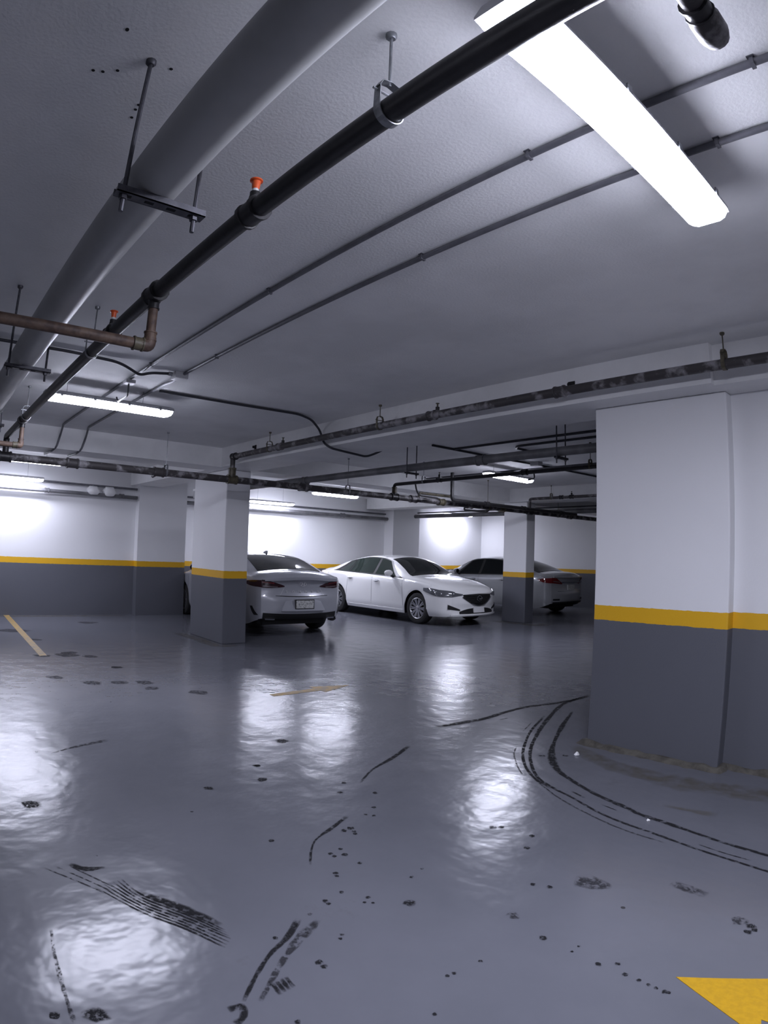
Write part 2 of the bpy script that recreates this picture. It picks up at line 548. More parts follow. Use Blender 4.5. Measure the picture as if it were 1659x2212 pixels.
# strokes in the middle
strip('tyre_mark', z7((1045, 575), (950, 645), (830, 715), (760, 792)), [.05, .04, .02, .02], RUBBER)
strip('tyre_mark', z7((680, 990), (590, 1060), (500, 1125), (470, 1190), (463, 1275)), [.03, .03, .012, .012, .016], RUBBER)
strip('tyre_mark', z7((395, 1595), (330, 1700), (230, 1800), (150, 1920), (70, 2080)), [.03, .03, .02, .02, .018], RUBBER)
strip('tyre_mark', z7((515, 1600), (420, 1690), (330, 1800), (250, 1930), (170, 2080)), [.03, .05, .03, .025, .02], RUBBERF)
for k in range(4):
    strip('tread_mark', z7((230 + k * 30, 1960 - k * 8), (290 + k * 26, 2040 - k * 14)), .018, RUBBER)
strip('tyre_mark', z7((-20, 2130), (60, 2110), (70, 2170), (20, 2212)), .03, RUBBER)
for x, y, r in [(150, 692, .03), (180, 775, .04), (660, 793, .02), (640, 850, .02), (845, 852, .02), (837, 938, .016), (790, 980, .014), (838, 987, .014), (660, 1075, .022), (700, 1060, .022), (722, 1080, .016), (728, 1093, .016),
                (582, 1210, .014), (640, 1183, .014), (605, 1225, .014), (665, 1215, .02), (620, 1342, .014), (612, 1325, .016), (648, 1437, .013), (552, 1488, .016), (572, 1505, .012), (462, 1566, .012), (260, 1706, .013), (640, 1712, .011), (650, 1686, .010),
                (1045, 1500, .03), (803, 1468, .014), (832, 1500, .010), (785, 1497, .010), (1310, 1915, .010), (1270, 1930, .010), (515, 1850, .018), (545, 1875, .016), (1465, 1843, .010), (1195, 2155, .010), (390, 2200, .012), (235, 1133, .02), (300, 548, .06), (755, 1265, .014), (1120, 1300, .010), (1060, 1348, .012)]:
    blot(500 + x / 2.724, 1400 + y / 2.724, r)
for x, y, r in [(1560, 1500, .025), (1580, 1525, .018), (1540, 1535, .02), (275, 1255, .016), (375, 1270, .016), (160, 1440, .03), (335, 1570, .018), (505, 1650, .008), (545, 1620, .008), (660, 1725, .014), (775, 1722, .012), (820, 1785, .014), (900, 1820, .012), (955, 1845, .010), (1000, 1865, .010), (1050, 1888, .014), (1075, 1892, .010), (1490, 1470, .04), (465, 497, .03), (330, 497, .03), (270, 970, .02), (240, 1040, .02), (40, 920, .03), (90, 918, .02)]:
    blot(1050 + x / 2.724, 1450 + y / 2.724, r, SPOT if r < .03 else RUBBERF)
for x, y, r in [(250, 45, .10), (395, 40, .14), (530, 50, .10), (330, 172, .09), (545, 205, .10), (700, 203, .09), (850, 203, .10), (890, 237, .08), (685, 113, .07), (1165, 262, .10), (1510, 692, .03), (1225, 825, .03), (180, 920, .06), (570, 2165, .04), (320, 2165, .02)]:
    blot(x / 2.724, 1400 + y / 2.724, r, SPOT if r < .08 else RUBBERF, 1.3, 0.8)
for x, y, r in [(190, 1345, .16), (30, 1362, .20), (75, 1382, .09), (150, 1410, .1)]:
    blot(x, y, r, RUBBERF, 1.4, 1.5)
# brown grime along the bases
strip('floor_grime', z8((520, 440), (620, 500), (760, 560), (950, 610), (1150, 660), (1350, 690), (1560, 720), (1760, 750)), [.10, .20, .22, .25, .28, .26, .26, .26], GRIME, z=0.0010, label='brown grime along the foot of the broad column')
strip('floor_grime', [(-9.95, 4.15), (-9.2, 4.2), (-8.5, 4.2), (-8.45, 4.5)], .22, GRIME, z=0.0010, pix=False)
strip('floor_grime', [(-12.62, -2), (-12.6, 1), (-12.6, 4.1)], .25, GRIME, z=0.0010, pix=False)
strip('floor_grime', [(-8.9, 11.1), (-8.2, 11.15), (-7.7, 11.2), (-7.7, 11.6)], .3, GRIME, z=0.0010, pix=False)
# rough mortar along the foot of the broad column and wall
V, F = [], []
foot = [(-2.50, 4.80), (-2.50, 4.37), (-2.2, 4.36), (-1.9, 4.365), (-1.6, 4.355), (-1.36, 4.36), (-1.34, 4.48), (-1.0, 4.48), (-0.5, 4.475), (0.2, 4.48), (1.5, 4.48)]
Q = []
for i in range(len(foot) - 1):
    a, b = Vector(foot[i]), Vector(foot[i + 1])
    k = max(2, int((b - a).length / 0.06))
    Q += [a + (b - a) * j / k for j in range(k)]
Q.append(Vector(foot[-1]))
for i, q in enumerate(Q):
    d = (Q[min(i + 1, len(Q) - 1)] - Q[max(i - 1, 0)]).normalized()
    o_ = Vector((d.y, -d.x))
    h = 0.018 + 0.022 * random.random()
    wd = 0.015 + 0.03 * random.random()
    for off, z in ((-0.05, h), (0.0, h), (wd * .6, h * .5), (wd + .012, 0.0)):
        V.append((q.x + o_.x * off, q.y + o_.y * off, z))
for i in range(len(Q) - 1):
    for k in range(3):
        F.append((4 * i + k, 4 * i + k + 1, 4 * i + 5 + k, 4 * i + 4 + k))
mesh('mortar_fillet', V, F, MORTAR, floor)['label'] = 'rough dirty mortar bead along the foot of the broad column'

# painted arrows and bay line
T0 = floor_at(1460, 2111)
tipx, tipy = T0
prism('painted_arrow', [(tipx, tipy), (tipx + .40, tipy + .245), (tipx + .37, tipy + .06), (tipx + 1.4, tipy + .06), (tipx + 1.4, tipy - .06), (tipx + .34, tipy - .06), (tipx + .37, tipy - .155)], 0.0, 0.0022, YPAINT, floor)['label'] = 'bright yellow painted arrow head'
prism('painted_arrow', [(-5.43, 3.28), (-5.34, 3.28), (-5.335, 3.85), (-5.24, 3.85), (-5.39, 4.28), (-5.54, 3.85), (-5.445, 3.85)], 0.0, 0.0022, YWORN, floor)['label'] = 'small worn yellow painted arrow on the aisle'
prism('bay_line', [(-12.74, 1.62), (-12.74, 1.73), (-8.3, 1.62), (-8.3, 1.52)], 0.0, 0.0022, YWORN, floor)['label'] = 'worn yellow parking bay line running to the left wall'


# scraps of litter
for (px_, py_, r_, lab) in ((1400, 1773, .013, 'tiny white paper scrap lying between the curved tyre marks'), (1246, 1631, .022, 'small white rubble chip at the corner of the broad column')):
    cx, cy = floor_at(px_, py_)
    V = [(cx + r_ * (0.7 + .5 * random.random()) * math.cos(a), cy + r_ * (0.7 + .5 * random.random()) * math.sin(a), 0.001 + .004 * (k % 2)) for k, a in enumerate([i * math.pi / 4 for i in range(8)])]
    V += [(cx + (x - cx) * .55, cy + (y - cy) * .55, r_ * (.6 + .5 * random.random())) for x, y, z in V]
    F = [tuple(range(7, -1, -1)), tuple(range(8, 16))] + [(i, (i + 1) % 8, 8 + (i + 1) % 8, 8 + i) for i in range(8)]
    tag(mesh('litter_scrap', V, F, WPLAST, None, smooth=False), lab, 'litter')

# ------------------------------------------------------------------ lamps
def lamp(x, y0, y1, zb, label, k=1.0, wires=True, top=ZC):
    cy = (y0 + y1) / 2
    t = thing('batten_light', label, 'light fixture', (x, cy, zb), 0, 'lit batten lights')
    ends = [(y0, .55), (y0 + .012, .80), (y0 + .05, 1.0), (y1 - .05, 1.0), (y1 - .012, .80), (y1, .55)]

    def loft(prof, name, mat, ys):
        V, F = [], []
        n = len(prof)
        for yy, k in ys:
            for px_, pz in prof:
                V.append((x + px_ * (0.75 + 0.25 * k), yy, zb + .055 + (pz - .055) * k))
        for i in range(len(ys) - 1):
            for j in range(n):
                j2 = (j + 1) % n
                F.append((i * n + j, (i + 1) * n + j, (i + 1) * n + j2, i * n + j2))
        F.append(tuple(range(n)))
        F.append(tuple((len(ys) - 1) * n + j for j in range(n - 1, -1, -1)))
        return mesh(name, V, F, mat, t, sharp=50)
    dfo = loft([(-.078, .052), (-.078, .034), (-.068, .014), (-.045, .002), (.045, .002), (.068, .014), (.078, .034), (.078, .052)], 'diffuser', lit(k)[0], ends)
    df = dfo
    df.data.materials.append(lit(k)[1])
    for p in df.data.polygons:
        if p.normal.z > -.5:
            p.material_index = 1
    loft([(-.082, .052), (-.082, .064), (-.055, .092), (.055, .092), (.082, .064), (.082, .052)], 'housing', GPLAST, [(y0 - .012, .8), (y0 + .02, 1), (y1 - .02, 1), (y1 + .012, .8)])
    for yy in (y0 + .14, cy - .17, cy + .17, y1 - .14):
        for s in (-1, 1):
            MB().box(x + s * .0855 - .003, x + s * .0855 + .003, yy - .012, yy + .012, zb + .040, zb + .072).build('clip', STEEL, t, smooth=False)
    for yy in (y0 + .2, y1 - .3):
        if wires:
            tube('suspension_wire', [(x, yy, zb + .095), (x, yy, top)], .0025, STEEL, t, 6)
    return t


lamp(-0.685, 0.925, 2.195, 2.735, 'lit batten light hung across the thick black pipe, nearest its capped pipe end', 1.95)
lamp(-5.86, 1.00, 2.26, 2.755, 'lit batten light hung below the ceiling junction box', 1.25)
lamp(-10.95, 1.05, 2.30, 2.74, 'lit batten light behind the cross beam before the left wall')
lamp(-12.36, 1.00, 2.22, 2.56, 'lit batten light glowing against the left wall above the bay line', 0.72)
lamp(-6.42, 7.80, 9.05, 2.775, 'lit batten light over the aisle in front of the white sedan', 1.25)
lamp(-11.60, 8.02, 9.28, 2.745, 'lit batten light above the white sedan tail', 1.15)
lamp(-13.06, 7.20, 8.42, 2.56, 'lit batten light glowing on the wall behind the silver sedan')
lamp(-12.95, 13.85, 15.07, 2.68, 'lit batten light glowing on the wall behind the far silver car')
lamp(4.45, 0.95, 2.20, 2.755, 'added lit batten light out of view along the aisle past the capped pipe', 1.6)  # added out of view, continuing the row, to brighten the near bay
lamp(4.45, -6.0, -4.74, 2.755, 'added lit batten light out of view in the bay across the aisle', 0.9)  # unseen extra lamp, added to lift the bounce light behind the camera


# ------------------------------------------------------------------ pipes of the first bay
def coupling(parent, c, axis, r, ln, mat, name='coupling'):
    c = Vector(c)
    a = {'x': Vector((1, 0, 0)), 'y': Vector((0, 1, 0)), 'z': Vector((0, 0, 1))}[axis]
    P = [c - a * ln / 2, c - a * ln * .36, c - a * ln * .34, c + a * ln * .34, c + a * ln * .36, c + a * ln / 2]
    return MB().tube(P, [r * 1.12, r * 1.12, r, r, r * 1.12, r * 1.12], 14).build(name, mat, parent)


def ceiling_rod(parent, x, y, z, mat=STEEL, r=.005, top=ZC, plate=True):
    o = tube('rod', [(x, y, z), (x, y, top)], r, mat, parent, 8)
    if plate:
        MB().tube([(x, y, top - .018), (x, y, top - .012), (x, y, top)], [.012, .017, .017], 10).build('anchor', mat, parent)
    return o


def clevis(x, y, z, r, label, top=ZC, axis='x', mat=STEEL):
    """rod hanger with a clevis yoke under a pipe running along axis"""
    t = thing('pipe_hanger', label, 'pipe hanger', (x, y, top), 0, 'rod hangers of the pipes')
    ceiling_rod(t, x, y, z + r + .055, mat, .0045, top)

    def P(u, v):
        return (x, y + u, z + v) if axis == 'x' else (x + u, y, z + v)
    path = []
    for k in range(13):
        a = math.pi + math.pi * k / 12
        path.append(((r + .003) * math.cos(a), (r + .003) * math.sin(a)))
    left = [(-(r + .003), r + .035), (-(r + .003), 0)]
    right = [(r + .003, 0), (r + .003, r + .035)]
    full = left[:1] + path + right[1:]
    mb = MB()
    hw = .013
    V, F = [], []
    for u, v in full:
        for s in (-1, 1):
            for d in (0, .004):
                f = (1 + d / max(.02, math.hypot(u, v)))
                q = P(u * f, v * f)
                V.append((q[0] + s * hw, q[1], q[2]) if axis == 'x' else (q[0], q[1] + s * hw, q[2]))
    n = len(full)
    for i in range(n - 1):
        a, b = 4 * i, 4 * i + 4
        F += [(a, a + 2, b + 2, b), (a + 1, b + 1, b + 3, a + 3), (a, b, b + 1, a + 1), (a + 2, a + 3, b + 3, b + 2)]
    mb.add(V, F)
    mb.build('band', mat, t, smooth=False)
    yk = MB()
    V, F = [], []
    for u, v in [(-(r + .007), r + .028), (-(r + .007) * .7, r + .055), (0, r + .062), ((r + .007) * .7, r + .055), (r + .007, r + .028)]:
        for s in (-1, 1):
            for d in (0, .004):
                q = P(u, v + d)
                V.append((q[0] + s * hw, q[1], q[2]) if axis == 'x' else (q[0], q[1] + s * hw, q[2]))
    for i in range(4):
        a, b = 4 * i, 4 * i + 4
        F += [(a, a + 2, b + 2, b), (a + 1, b + 1, b + 3, a + 3), (a, b, b + 1, a + 1), (a + 2, a + 3, b + 3, b + 2)]
    yk.add(V, F)
    yk.build('yoke', mat, t, smooth=False)
    a, b = P(-(r + .02), r + .02), P(r + .02, r + .02)
    tube('cross_bolt', [a, b], .004, mat, t, 6)
    return t


def trapeze(x, y0, y1, z, label, top=ZC):
    t = thing('trapeze_hanger', label, 'pipe hanger', (x, (y0 + y1) / 2, top), 0, 'strut trapeze hangers')
    for y in (y0, y1):
        ceiling_rod(t, x, y, z - .075, DARKSTEEL, .007, top)
        MB().tube([(x, y, z - .036), (x, y, z - .023)], .013, 6).build('nut', DARKSTEEL, t, smooth=False)
    a, b = y0 - .025, y1 + .03
    st = MB().box(x - .02, x + .02, a, b, z - .0225, z - .019)
    st.box(x - .02, x - .017, a, b, z - .0225, z).box(x + .017, x + .02, a, b, z - .0225, z)
    s = st.build('strut', DARKSTEEL, t, smooth=False)
    n = max(2, int((b - a) / .06))
    for k in range(n):
        yy = a + (k + .5) * (b - a) / n
        MB().box(x - .006, x + .006, yy - .014, yy + .014, z - .0235, z - .0222).build('slot', HOLE, s, smooth=False)
    return t


def sprinkler(parent, x, y, z, cap=True):
    b = MB().tube([(x, y, z - .01), (x, y, z + .02), (x, y, z + .022)], [.019, .019, .012], 12).build('sprinkler_head', BLACKPIPE, parent)
    if cap:
        MB().tube([(x, y, z + .02), (x, y, z + .034)], .012, 12).build('thread_seal', WPLAST, b)
        MB().tube([(x, y, z + .034), (x, y, z + .040), (x, y, z + .066), (x, y, z + .068), (x, y, z + .073), (x, y, z + .076)], [.0125, .014, .0165, .024, .024, .014], 14).build('protective_cap', ORANGE, b)
    else:
        MB().tube([(x, y, z + .02), (x, y, z + .05), (x, y, z + .052), (x, y, z + .056)], [.008, .008, .018, .018], 10).build('deflector', OLIVE, b)
    return b


# main black pipe
PY, PZ, PR = 0.92, 2.672, 0.0375
t = thing('sprinkler_main_pipe', 'thick black sprinkler main pipe with orange capped heads', 'pipe', (-3, PY, PZ))
tube('pipe', fillet([(2.6, PY, PZ), (-7.8, PY, PZ), (-7.8, PY, 2.482)], .06), PR, BLACKPIPE, t, 18)
for x, s in ((-1.80, 1), (-3.44, 1)):
    coupling(t, (x, PY, PZ), 'x', PR * 1.18, .10, BLACKPIPE)
    tube('outlet', [(x, PY, PZ), (x, PY, PZ + .062)], .021, BLACKPIPE, t, 12)
    sprinkler(t, x, PY, PZ + .062)
for x in (-2.74, -6.57):
    coupling(t, (x, PY, PZ), 'x', PR * 1.22, .12, BLACKPIPE, 'tee')
    coupling(t, (x, PY, PZ - .055), 'z', .026, .05, BLACKPIPE, 'outlet')
    tube('drop_pipe', [(x, PY, PZ - .05), (x, PY, 2.44)], .0235, RUSTPIPE, t, 12)
    coupling(t, (x, PY, 2.455), 'z', .029, .045, RUSTPIPE)
    tube('elbow', fillet([(x, PY, 2.45), (x, PY, 2.41), (x, PY - .045, 2.41)], .03), .031, RUSTPIPE, t, 12)
    coupling(t, (x, PY - .055, 2.41), 'y', .031, .05, OLIVE)
    tube('branch_pipe', [(x, PY - .04, 2.41), (x, -2.2, 2.41)], .0265, RUSTPIPE, t, 12)
clevis(-1.08, PY, PZ, PR, 'rod hanger holding the thick black pipe beside the batten light')
clevis(-3.86, PY, PZ, PR, 'rod hanger holding the thick black pipe near the ceiling junction box')
clevis(-6.35, PY, PZ, PR, 'rod hanger holding the thick black pipe before the cross beam')

# grey drain pipe
DY, DZ, DR = 0.505, 2.572, 0.082
t = thing('drain_pipe', 'large round grey drain pipe slung under the ceiling', 'pipe', (-3, DY, DZ))
tube('pipe', [(3.0, DY, DZ), (-8.43, DY, DZ)], DR, PVC, t, 32)
coupling(t, (-5.45, DY, DZ), 'x', DR * 1.07, .16, PVC, 'socket')
coupling(t, (1.3, DY, DZ), 'x', DR * 1.07, .16, PVC, 'socket')
trapeze(-1.62, DY - .098, DY + .125, DZ - DR, 'strut trapeze under the grey drain pipe by the drilled holes')
trapeze(-3.78, DY - .098, DY + .125, DZ - DR, 'strut trapeze under the grey drain pipe where the rusty branch crosses')
trapeze(-5.90, DY - .098, DY + .125, DZ - DR, 'strut trapeze under the grey drain pipe close to the cross beam')

# capped pipe end hanging near the first lamp
t = thing('capped_pipe', 'dark lumpy pipe with capped end beside the brightest batten light', 'pipe', (-0.27, 0.7, 2.62))
tube('pipe', fillet([(-0.272, 1.0, ZC), (-0.272, 1.0, 2.62), (-0.272, 1.10, 2.62)], .03), .026, PATCHPIPE, t, 14)
coupling(t, (-0.272, 1.055, 2.62), 'y', .031, .04, BLACKPIPE)
MB().tube([(-0.272, 1.07, 2.62), (-0.272, 1.09, 2.62), (-0.272, 1.145, 2.62), (-0.272, 1.17, 2.62), (-0.272, 1.178, 2.62)], [.029, .036, .036, .028, .012], 14).build('end_cap', PATCHPIPE, t)
coupling(t, (-0.272, 1.0, 2.80), 'z', .031, .06, BLACKPIPE)

# conduits on the ceiling
ZK = ZC - .016


def saddles(parent, pts):
    for x, y, ax in pts:
        if ax == 'x':
            MB().box(x - .012, x + .012, y - .020, y + .020, ZC - .003, ZC).box(x - .006, x + .007, y - .015, y + .015, ZC - .031, ZC - .004).build('saddle', CONDUIT, parent, smooth=False)
        else:
            MB().box(x - .03, x + .03, y - .012, y + .012, ZC - .005, ZC).box(x - .016, x + .016, y - .012, y + .012, ZC - .033, ZC - .004).build('saddle', CONDUIT, parent, smooth=False)


t = thing('electrical_conduit', 'thin grey ceiling conduit nearer the thick black pipe', 'conduit', (-3, 1.665, ZK), 0)
tube('pipe', [(2.4, 1.665, ZK), (-8.12, 1.665, ZK)], .0135, CONDUIT, t, 10)
t2 = thing('conduit_drop', 'thin conduit bend down the cross beam, nearer the thick black pipe', 'conduit', (-8.4, 1.66, 2.8))
tube('pipe', fillet([(-8.122, 1.665, ZK - .0005), (-8.16, 1.668, ZK - .006), (-8.44, 1.70, ZC - .10), (-8.44, 1.66, 2.70), (-8.52, 1.62, 2.655), (-8.95, 1.60, 2.66)], .08), .0135, CONDUIT, t2, 10)
saddles(t, [(-0.30, 1.665, 'x'), (-1.15, 1.665, 'x'), (-2.95, 1.665, 'x'), (-4.85, 1.665, 'x'), (-6.9, 1.665, 'x')])
t = thing('junction_box', 'small square pull box feeding a batten light beside the larger junction box', 'junction box', (-5.41, 1.665, ZC))
box('body', -5.46, -5.36, 1.62, 1.71, ZC - .062, ZC - .031, GPLAST, t, .004)
tube('lamp_drop', fillet([(-5.41, 1.66, ZC - .05), (-5.41, 1.66, 2.80), (-5.60, 1.66, 2.80), (-5.70, 1.66, 2.80), (-5.76, 1.66, 2.852)], .03), .008, DARKCOND, t, 8)
t = thing('electrical_conduit', 'thin grey ceiling conduit ending at the junction box', 'conduit', (-3, 2.0, ZK), 0)
tube('pipe', fillet([(2.4, 2.0, ZK), (-4.93, 2.0, ZK)], .05), .0135, CONDUIT, t, 10)
saddles(t, [(-0.55, 2.0, 'x'), (-2.05, 2.0, 'x'), (-4.30, 2.0, 'x')])
t = thing('electrical_conduit', 'thin grey conduit from the junction box down the cross beam', 'conduit', (-6.5, 2.0, ZK), 0)
tube('pipe', fillet([(-5.05, 1.99, ZK - .02), (-5.18, 1.99, ZK - .02), (-5.36, 1.99, ZK), (-8.12, 2.0, ZK)], .08), .0135, CONDUIT, t, 10)
t2 = thing('conduit_drop', 'thin conduit bend down the cross beam, farther from the thick black pipe', 'conduit', (-8.4, 2.0, 2.8))
tube('pipe', fillet([(-8.122, 2.0, ZK - .0005), (-8.16, 2.004, ZK - .006), (-8.44, 2.05, ZC - .10), (-8.44, 2.0, 2.70), (-8.52, 1.96, 2.655), (-8.95, 1.94, 2.66)], .08), .0135, CONDUIT, t2, 10)
saddles(t, [(-6.9, 2.0, 'x')])
t = thing('junction_box', 'small square ceiling junction box where conduits meet', 'junction box', (-4.99, 1.98, ZC))
box('body', -5.05, -4.93, 1.92, 2.04, ZC - .055, ZC, GPLAST, t, .005)
MB().box(-5.045, -4.935, 1.925, 2.035, ZC - .060, ZC - .054).build('cover', WPLAST, t, smooth=False)
MB().tube([(-5.04, 1.98, ZC - .02), (-5.08, 1.98, ZC - .02)], .018, 10).build('connector', STEEL, t)
MB().tube([(-4.99, 1.91, ZC - .022), (-4.99, 1.875, ZC - .022)], .018, 10).build('connector', STEEL, t)
t = thing('electrical_conduit', 'dark bent conduit from the junction box across the grey drain pipe', 'conduit', (-4.95, 1, ZK))
tube('pipe', fillet([(-4.99, 1.88, ZK - .006), (-5.07, 1.74, ZK - .006), (-5.05, 1.64, ZK - .05), (-4.93, 1.42, ZK - .006), (-4.90, 1.0, ZK), (-4.92, -2.5, ZK)], .10, 6), .0125, DARKCOND, t, 10)
t = thing('electrical_conduit', 'dark bent conduit crossing the ceiling and dropping over the long beam', 'conduit', (-5.6, 3, ZK))
tube('pipe', fillet([(-5.66, 2.05, ZK), (-5.64, 2.9, ZK), (-5.58, 3.62, ZK), (-5.68, 3.86, ZK - .01), (-5.84, 4.09, 2.88), (-5.76, 4.095, 2.72), (-5.66, 4.13, 2.655), (-5.74, 4.40, 2.655), (-5.84, 4.80, 2.655), (-5.70, 4.86, 2.70), (-5.52, 4.86, 2.75)], .09, 6), .0135, DARKCOND, t, 10)

# brown pipe along the face of the long beam
BY, BZ, BR = 3.99, 2.755, .0355
BX, B2Z = -7.8, 2.432
t = thing('branch_pipe', 'brown overpainted pipe along the face of the long beam', 'pipe', (-4, BY, BZ))
tube('pipe', fillet([(5.9, BY, BZ), (BX, BY, BZ), (BX, BY, B2Z + .052)], .05), BR, PATCHPIPE, t, 16)
coupling(t, (BX, BY, B2Z + .10), 'z', .052, .13, OLIVE, 'riser_coupling')
coupling(t, (BX + .04, BY, BZ), 'x', .046, .10, BLACKPIPE, 'tee')
for x in (-3.93, -2.55, -6.55, 1.2):
    coupling(t, (x, BY, BZ), 'x', BR * 1.2, .09, PATCHPIPE)
for x in (-3.86, -6.48):
    tube('outlet', [(x, BY, BZ), (x, BY, BZ + .05)], .018, PATCHPIPE, t, 10)
    sprinkler(t, x, BY, BZ + .05, False)
clevis(-4.66, BY, BZ, BR, 'rod hanger on the brown beam pipe above the parked sedans', mat=OLIVE)
clevis(-6.80, BY, BZ, BR, 'rod hanger on the brown beam pipe near the cross pipe', mat=OLIVE)
clevis(-1.25, BY, BZ, BR, 'rod hanger on the brown beam pipe over the broad column', mat=OLIVE)
t = thing('beam_anchor', 'small black anchor fixed on the long beam face over the brown pipe', 'anchor', (-2.55, 4.13, 2.84))
MB().tube([(-2.53, 4.133, 2.835), (-2.53, 4.09, 2.835), (-2.53, 4.085, 2.835)], [.018, .018, .010], 10).build('stud', HOLE, t)
MB().box(-2.56, -2.50, 4.127, 4.1335, 2.805, 2.865).build('plate', HOLE, t, smooth=False)
t = thing('beam_anchor', 'small black anchor fixed on the long beam face near the cross pipe', 'anchor', (-7.4, 4.13, 2.86))
MB().tube([(-7.42, 4.133, 2.865), (-7.42, 4.09, 2.865), (-7.42, 4.085, 2.865)], [.018, .018, .010], 10).build('stud', HOLE, t)
MB().box(-7.445, -7.395, 4.127, 4.1335, 2.835, 2.895).build('plate', HOLE, t, smooth=False)

# cross pipe under the cross beam, running past the columns
t = thing('cross_main_pipe', 'long brown overpainted main pipe crossing in front of the columns', 'pipe', (BX, 5, B2Z))
tube('pipe', [(BX, -3, B2Z), (BX, 15.9, B2Z)], .048, PATCHPIPE, t, 16)
for y, mt in ((0.92, BLACKPIPE), (1.75, PATCHPIPE), (2.9, PATCHPIPE), (BY, OLIVE), (5.2, PATCHPIPE), (7.05, BLACKPIPE), (7.5, PATCHPIPE), (8.2, OLIVE), (9.0, PATCHPIPE), (10.0, OLIVE), (10.98, BLACKPIPE), (12.6, PATCHPIPE), (14.2, PATCHPIPE)):
    coupling(t, (BX, y, B2Z), 'y', .059, .15, mt)
tube('side_stub', [(BX, 2.93, B2Z), (BX - .30, 2.93, B2Z - .03)], .022, PATCHPIPE, t, 10)
tube('drain_valve', fillet([(BX, 7.62, B2Z), (BX + .02, 7.62, B2Z + .12), (BX + .02, 8.5, B2Z + .12), (BX, 8.55, B2Z)], .05), .022, OLIVE, t, 10)
tube('drain_valve', fillet([(BX, 8.9, B2Z), (BX - .06, 8.9, B2Z - .09), (BX - .06, 9.6, B2Z - .09), (BX, 9.65, B2Z)], .05), .018, BLACKPIPE, t, 10)
t = thing('cross_pipe', 'black pipe run close beside the brown cross main near the far column', 'pipe', (-7.62, 12, 2.47))
tube('pipe', fillet([(-7.62, 8.3, ZC - .001), (-7.62, 8.3, 2.47), (-7.62, 12.6, 2.47)], .08), .034, BLACKPIPE, t, 12)
for y in (9.3, 10.5, 12.0):
    coupling(t, (-7.62, y, 2.47), 'y', .044, .12, BLACKPIPE)
clevis(BX, 3.0, B2Z, .048, 'rod hanger on the cross main before the first column', axis='y')
clevis(BX, 6.05, B2Z, .048, 'rod hanger on the cross main behind the silver sedan tail', axis='y')
clevis(BX, 9.55, B2Z, .048, 'rod hanger on the cross main in front of the white sedan', axis='y', mat=OLIVE)
clevis(BX, 12.1, B2Z, .048, 'rod hanger on the cross main beside the far column', axis='y', mat=OLIVE)

# ------------------------------------------------------------------ second bay
t = thing('drain_pipe', 'dull grey drain pipe beyond the long beam', 'pipe', (-5, 5.5, 2.585))
tube('pipe', [(0.5, 5.5, 2.585), (-12.0, 5.5, 2.60)], .050, PVC2, t, 20)
for x in (-4.6, -8.2):
    coupling(t, (x, 5.5, 2.588), 'x', .057, .12, PVC2, 'socket')
trapeze(-5.78, 5.5 - .07, 5.5 + .10, 2.533, 'strut trapeze under the dull drain pipe in mid bay')
trapeze(-3.52, 5.5 - .07, 5.5 + .10, 2.533, 'strut trapeze under the dull drain pipe near the broad column')
t = thing('branch_pipe', 'slim black sprinkler pipe in the second bay', 'pipe', (-5, 7.05, 2.655))
tube('pipe', fillet([(0.5, 7.05, 2.665), (BX, 7.05, 2.645), (BX, 7.05, B2Z + .05)], .05), .029, BLACKPIPE, t, 14)
coupling(t, (BX, 7.05, B2Z + .12), 'z', .042, .10, OLIVE, 'riser_coupling')
for x in (-6.75, -5.1, -3.1):
    coupling(t, (x, 7.05, 2.655), 'x', .038, .09, BLACKPIPE)
tube('outlet', [(-6.75, 7.05, 2.655), (-6.75, 7.05, 2.73)], .016, BLACKPIPE, t, 10)
sprinkler(t, -6.75, 7.05, 2.72, False)
tube('flexible_hose', fillet([(-5.70 - 1.6, 7.05, 2.655), (-7.36, 7.15, 2.52), (-7.45, 7.30, 2.46), (-7.6, 7.9, 2.47)], .08), .014, BLACKPIPE, t, 8)
tube('valve_loop', fillet([(-4.95, 7.05, 2.66), (-4.98, 7.12, 2.57), (-5.12, 7.16, 2.56)], .05), .012, DARKCOND, t, 8)
clevis(-4.05, 7.05, 2.66, .029, 'rod hanger on the slim black pipe beside the broad column', mat=OLIVE)
clevis(-7.10, 7.05, 2.65, .029, 'rod hanger on the slim black pipe near its riser')
t = thing('electrical_conduit', 'dark ceiling conduit beyond the long beam, second from it', 'conduit', (-3, 6.4, ZK))
tube('pipe', [(0.5, 6.36, ZK), (-5.80, 6.36, ZK)], .0155, DARKCOND, t, 10)
t = thing('electrical_conduit', 'dark ceiling conduit bent back beside the slim black pipe', 'conduit', (-3, 6.68, ZK))
tube('pipe', fillet([(0.5, 6.68, ZK), (-4.95, 6.68, ZK), (-5.06, 6.78, ZK), (-5.06, 7.6, ZK)], .06), .0155, DARKCOND, t, 10)
t = thing('electrical_conduit', 'dark ceiling conduit crossing above the dull drain pipe', 'conduit', (-5.8, 8, ZK))
tube('pipe', fillet([(-5.84, 5.95, ZK), (-5.82, 7.2, ZK), (-5.72, 8.3, ZK), (-5.62, 10.6, ZK)], .2), .0155, DARKCOND, t, 10)
t = thing('electrical_conduit', 'dark ceiling conduit leading to the light before the white sedan', 'conduit', (-7, 8.4, ZK))
tube('pipe', fillet([(0.5, 8.42, ZK - .032), (-8.43, 8.42, ZK - .032)], .1), .0145, DARKCOND, t, 10)
t = thing('junction_box', 'small pale ceiling box over the slim black pipe', 'junction box', (-5.62, 8.1, ZC))
box('body', -5.70, -5.54, 8.02, 8.14, ZC - .06, ZC, GPLAST, t, .005)
MB().box(-5.69, -5.55, 8.03, 8.13, ZC - .066, ZC - .059).build('cover', WPLAST, t, smooth=False)
t = thing('branch_pipe', 'slim dark pipe along the beam beyond the white sedan', 'pipe', (-5, 10.98, 2.72))
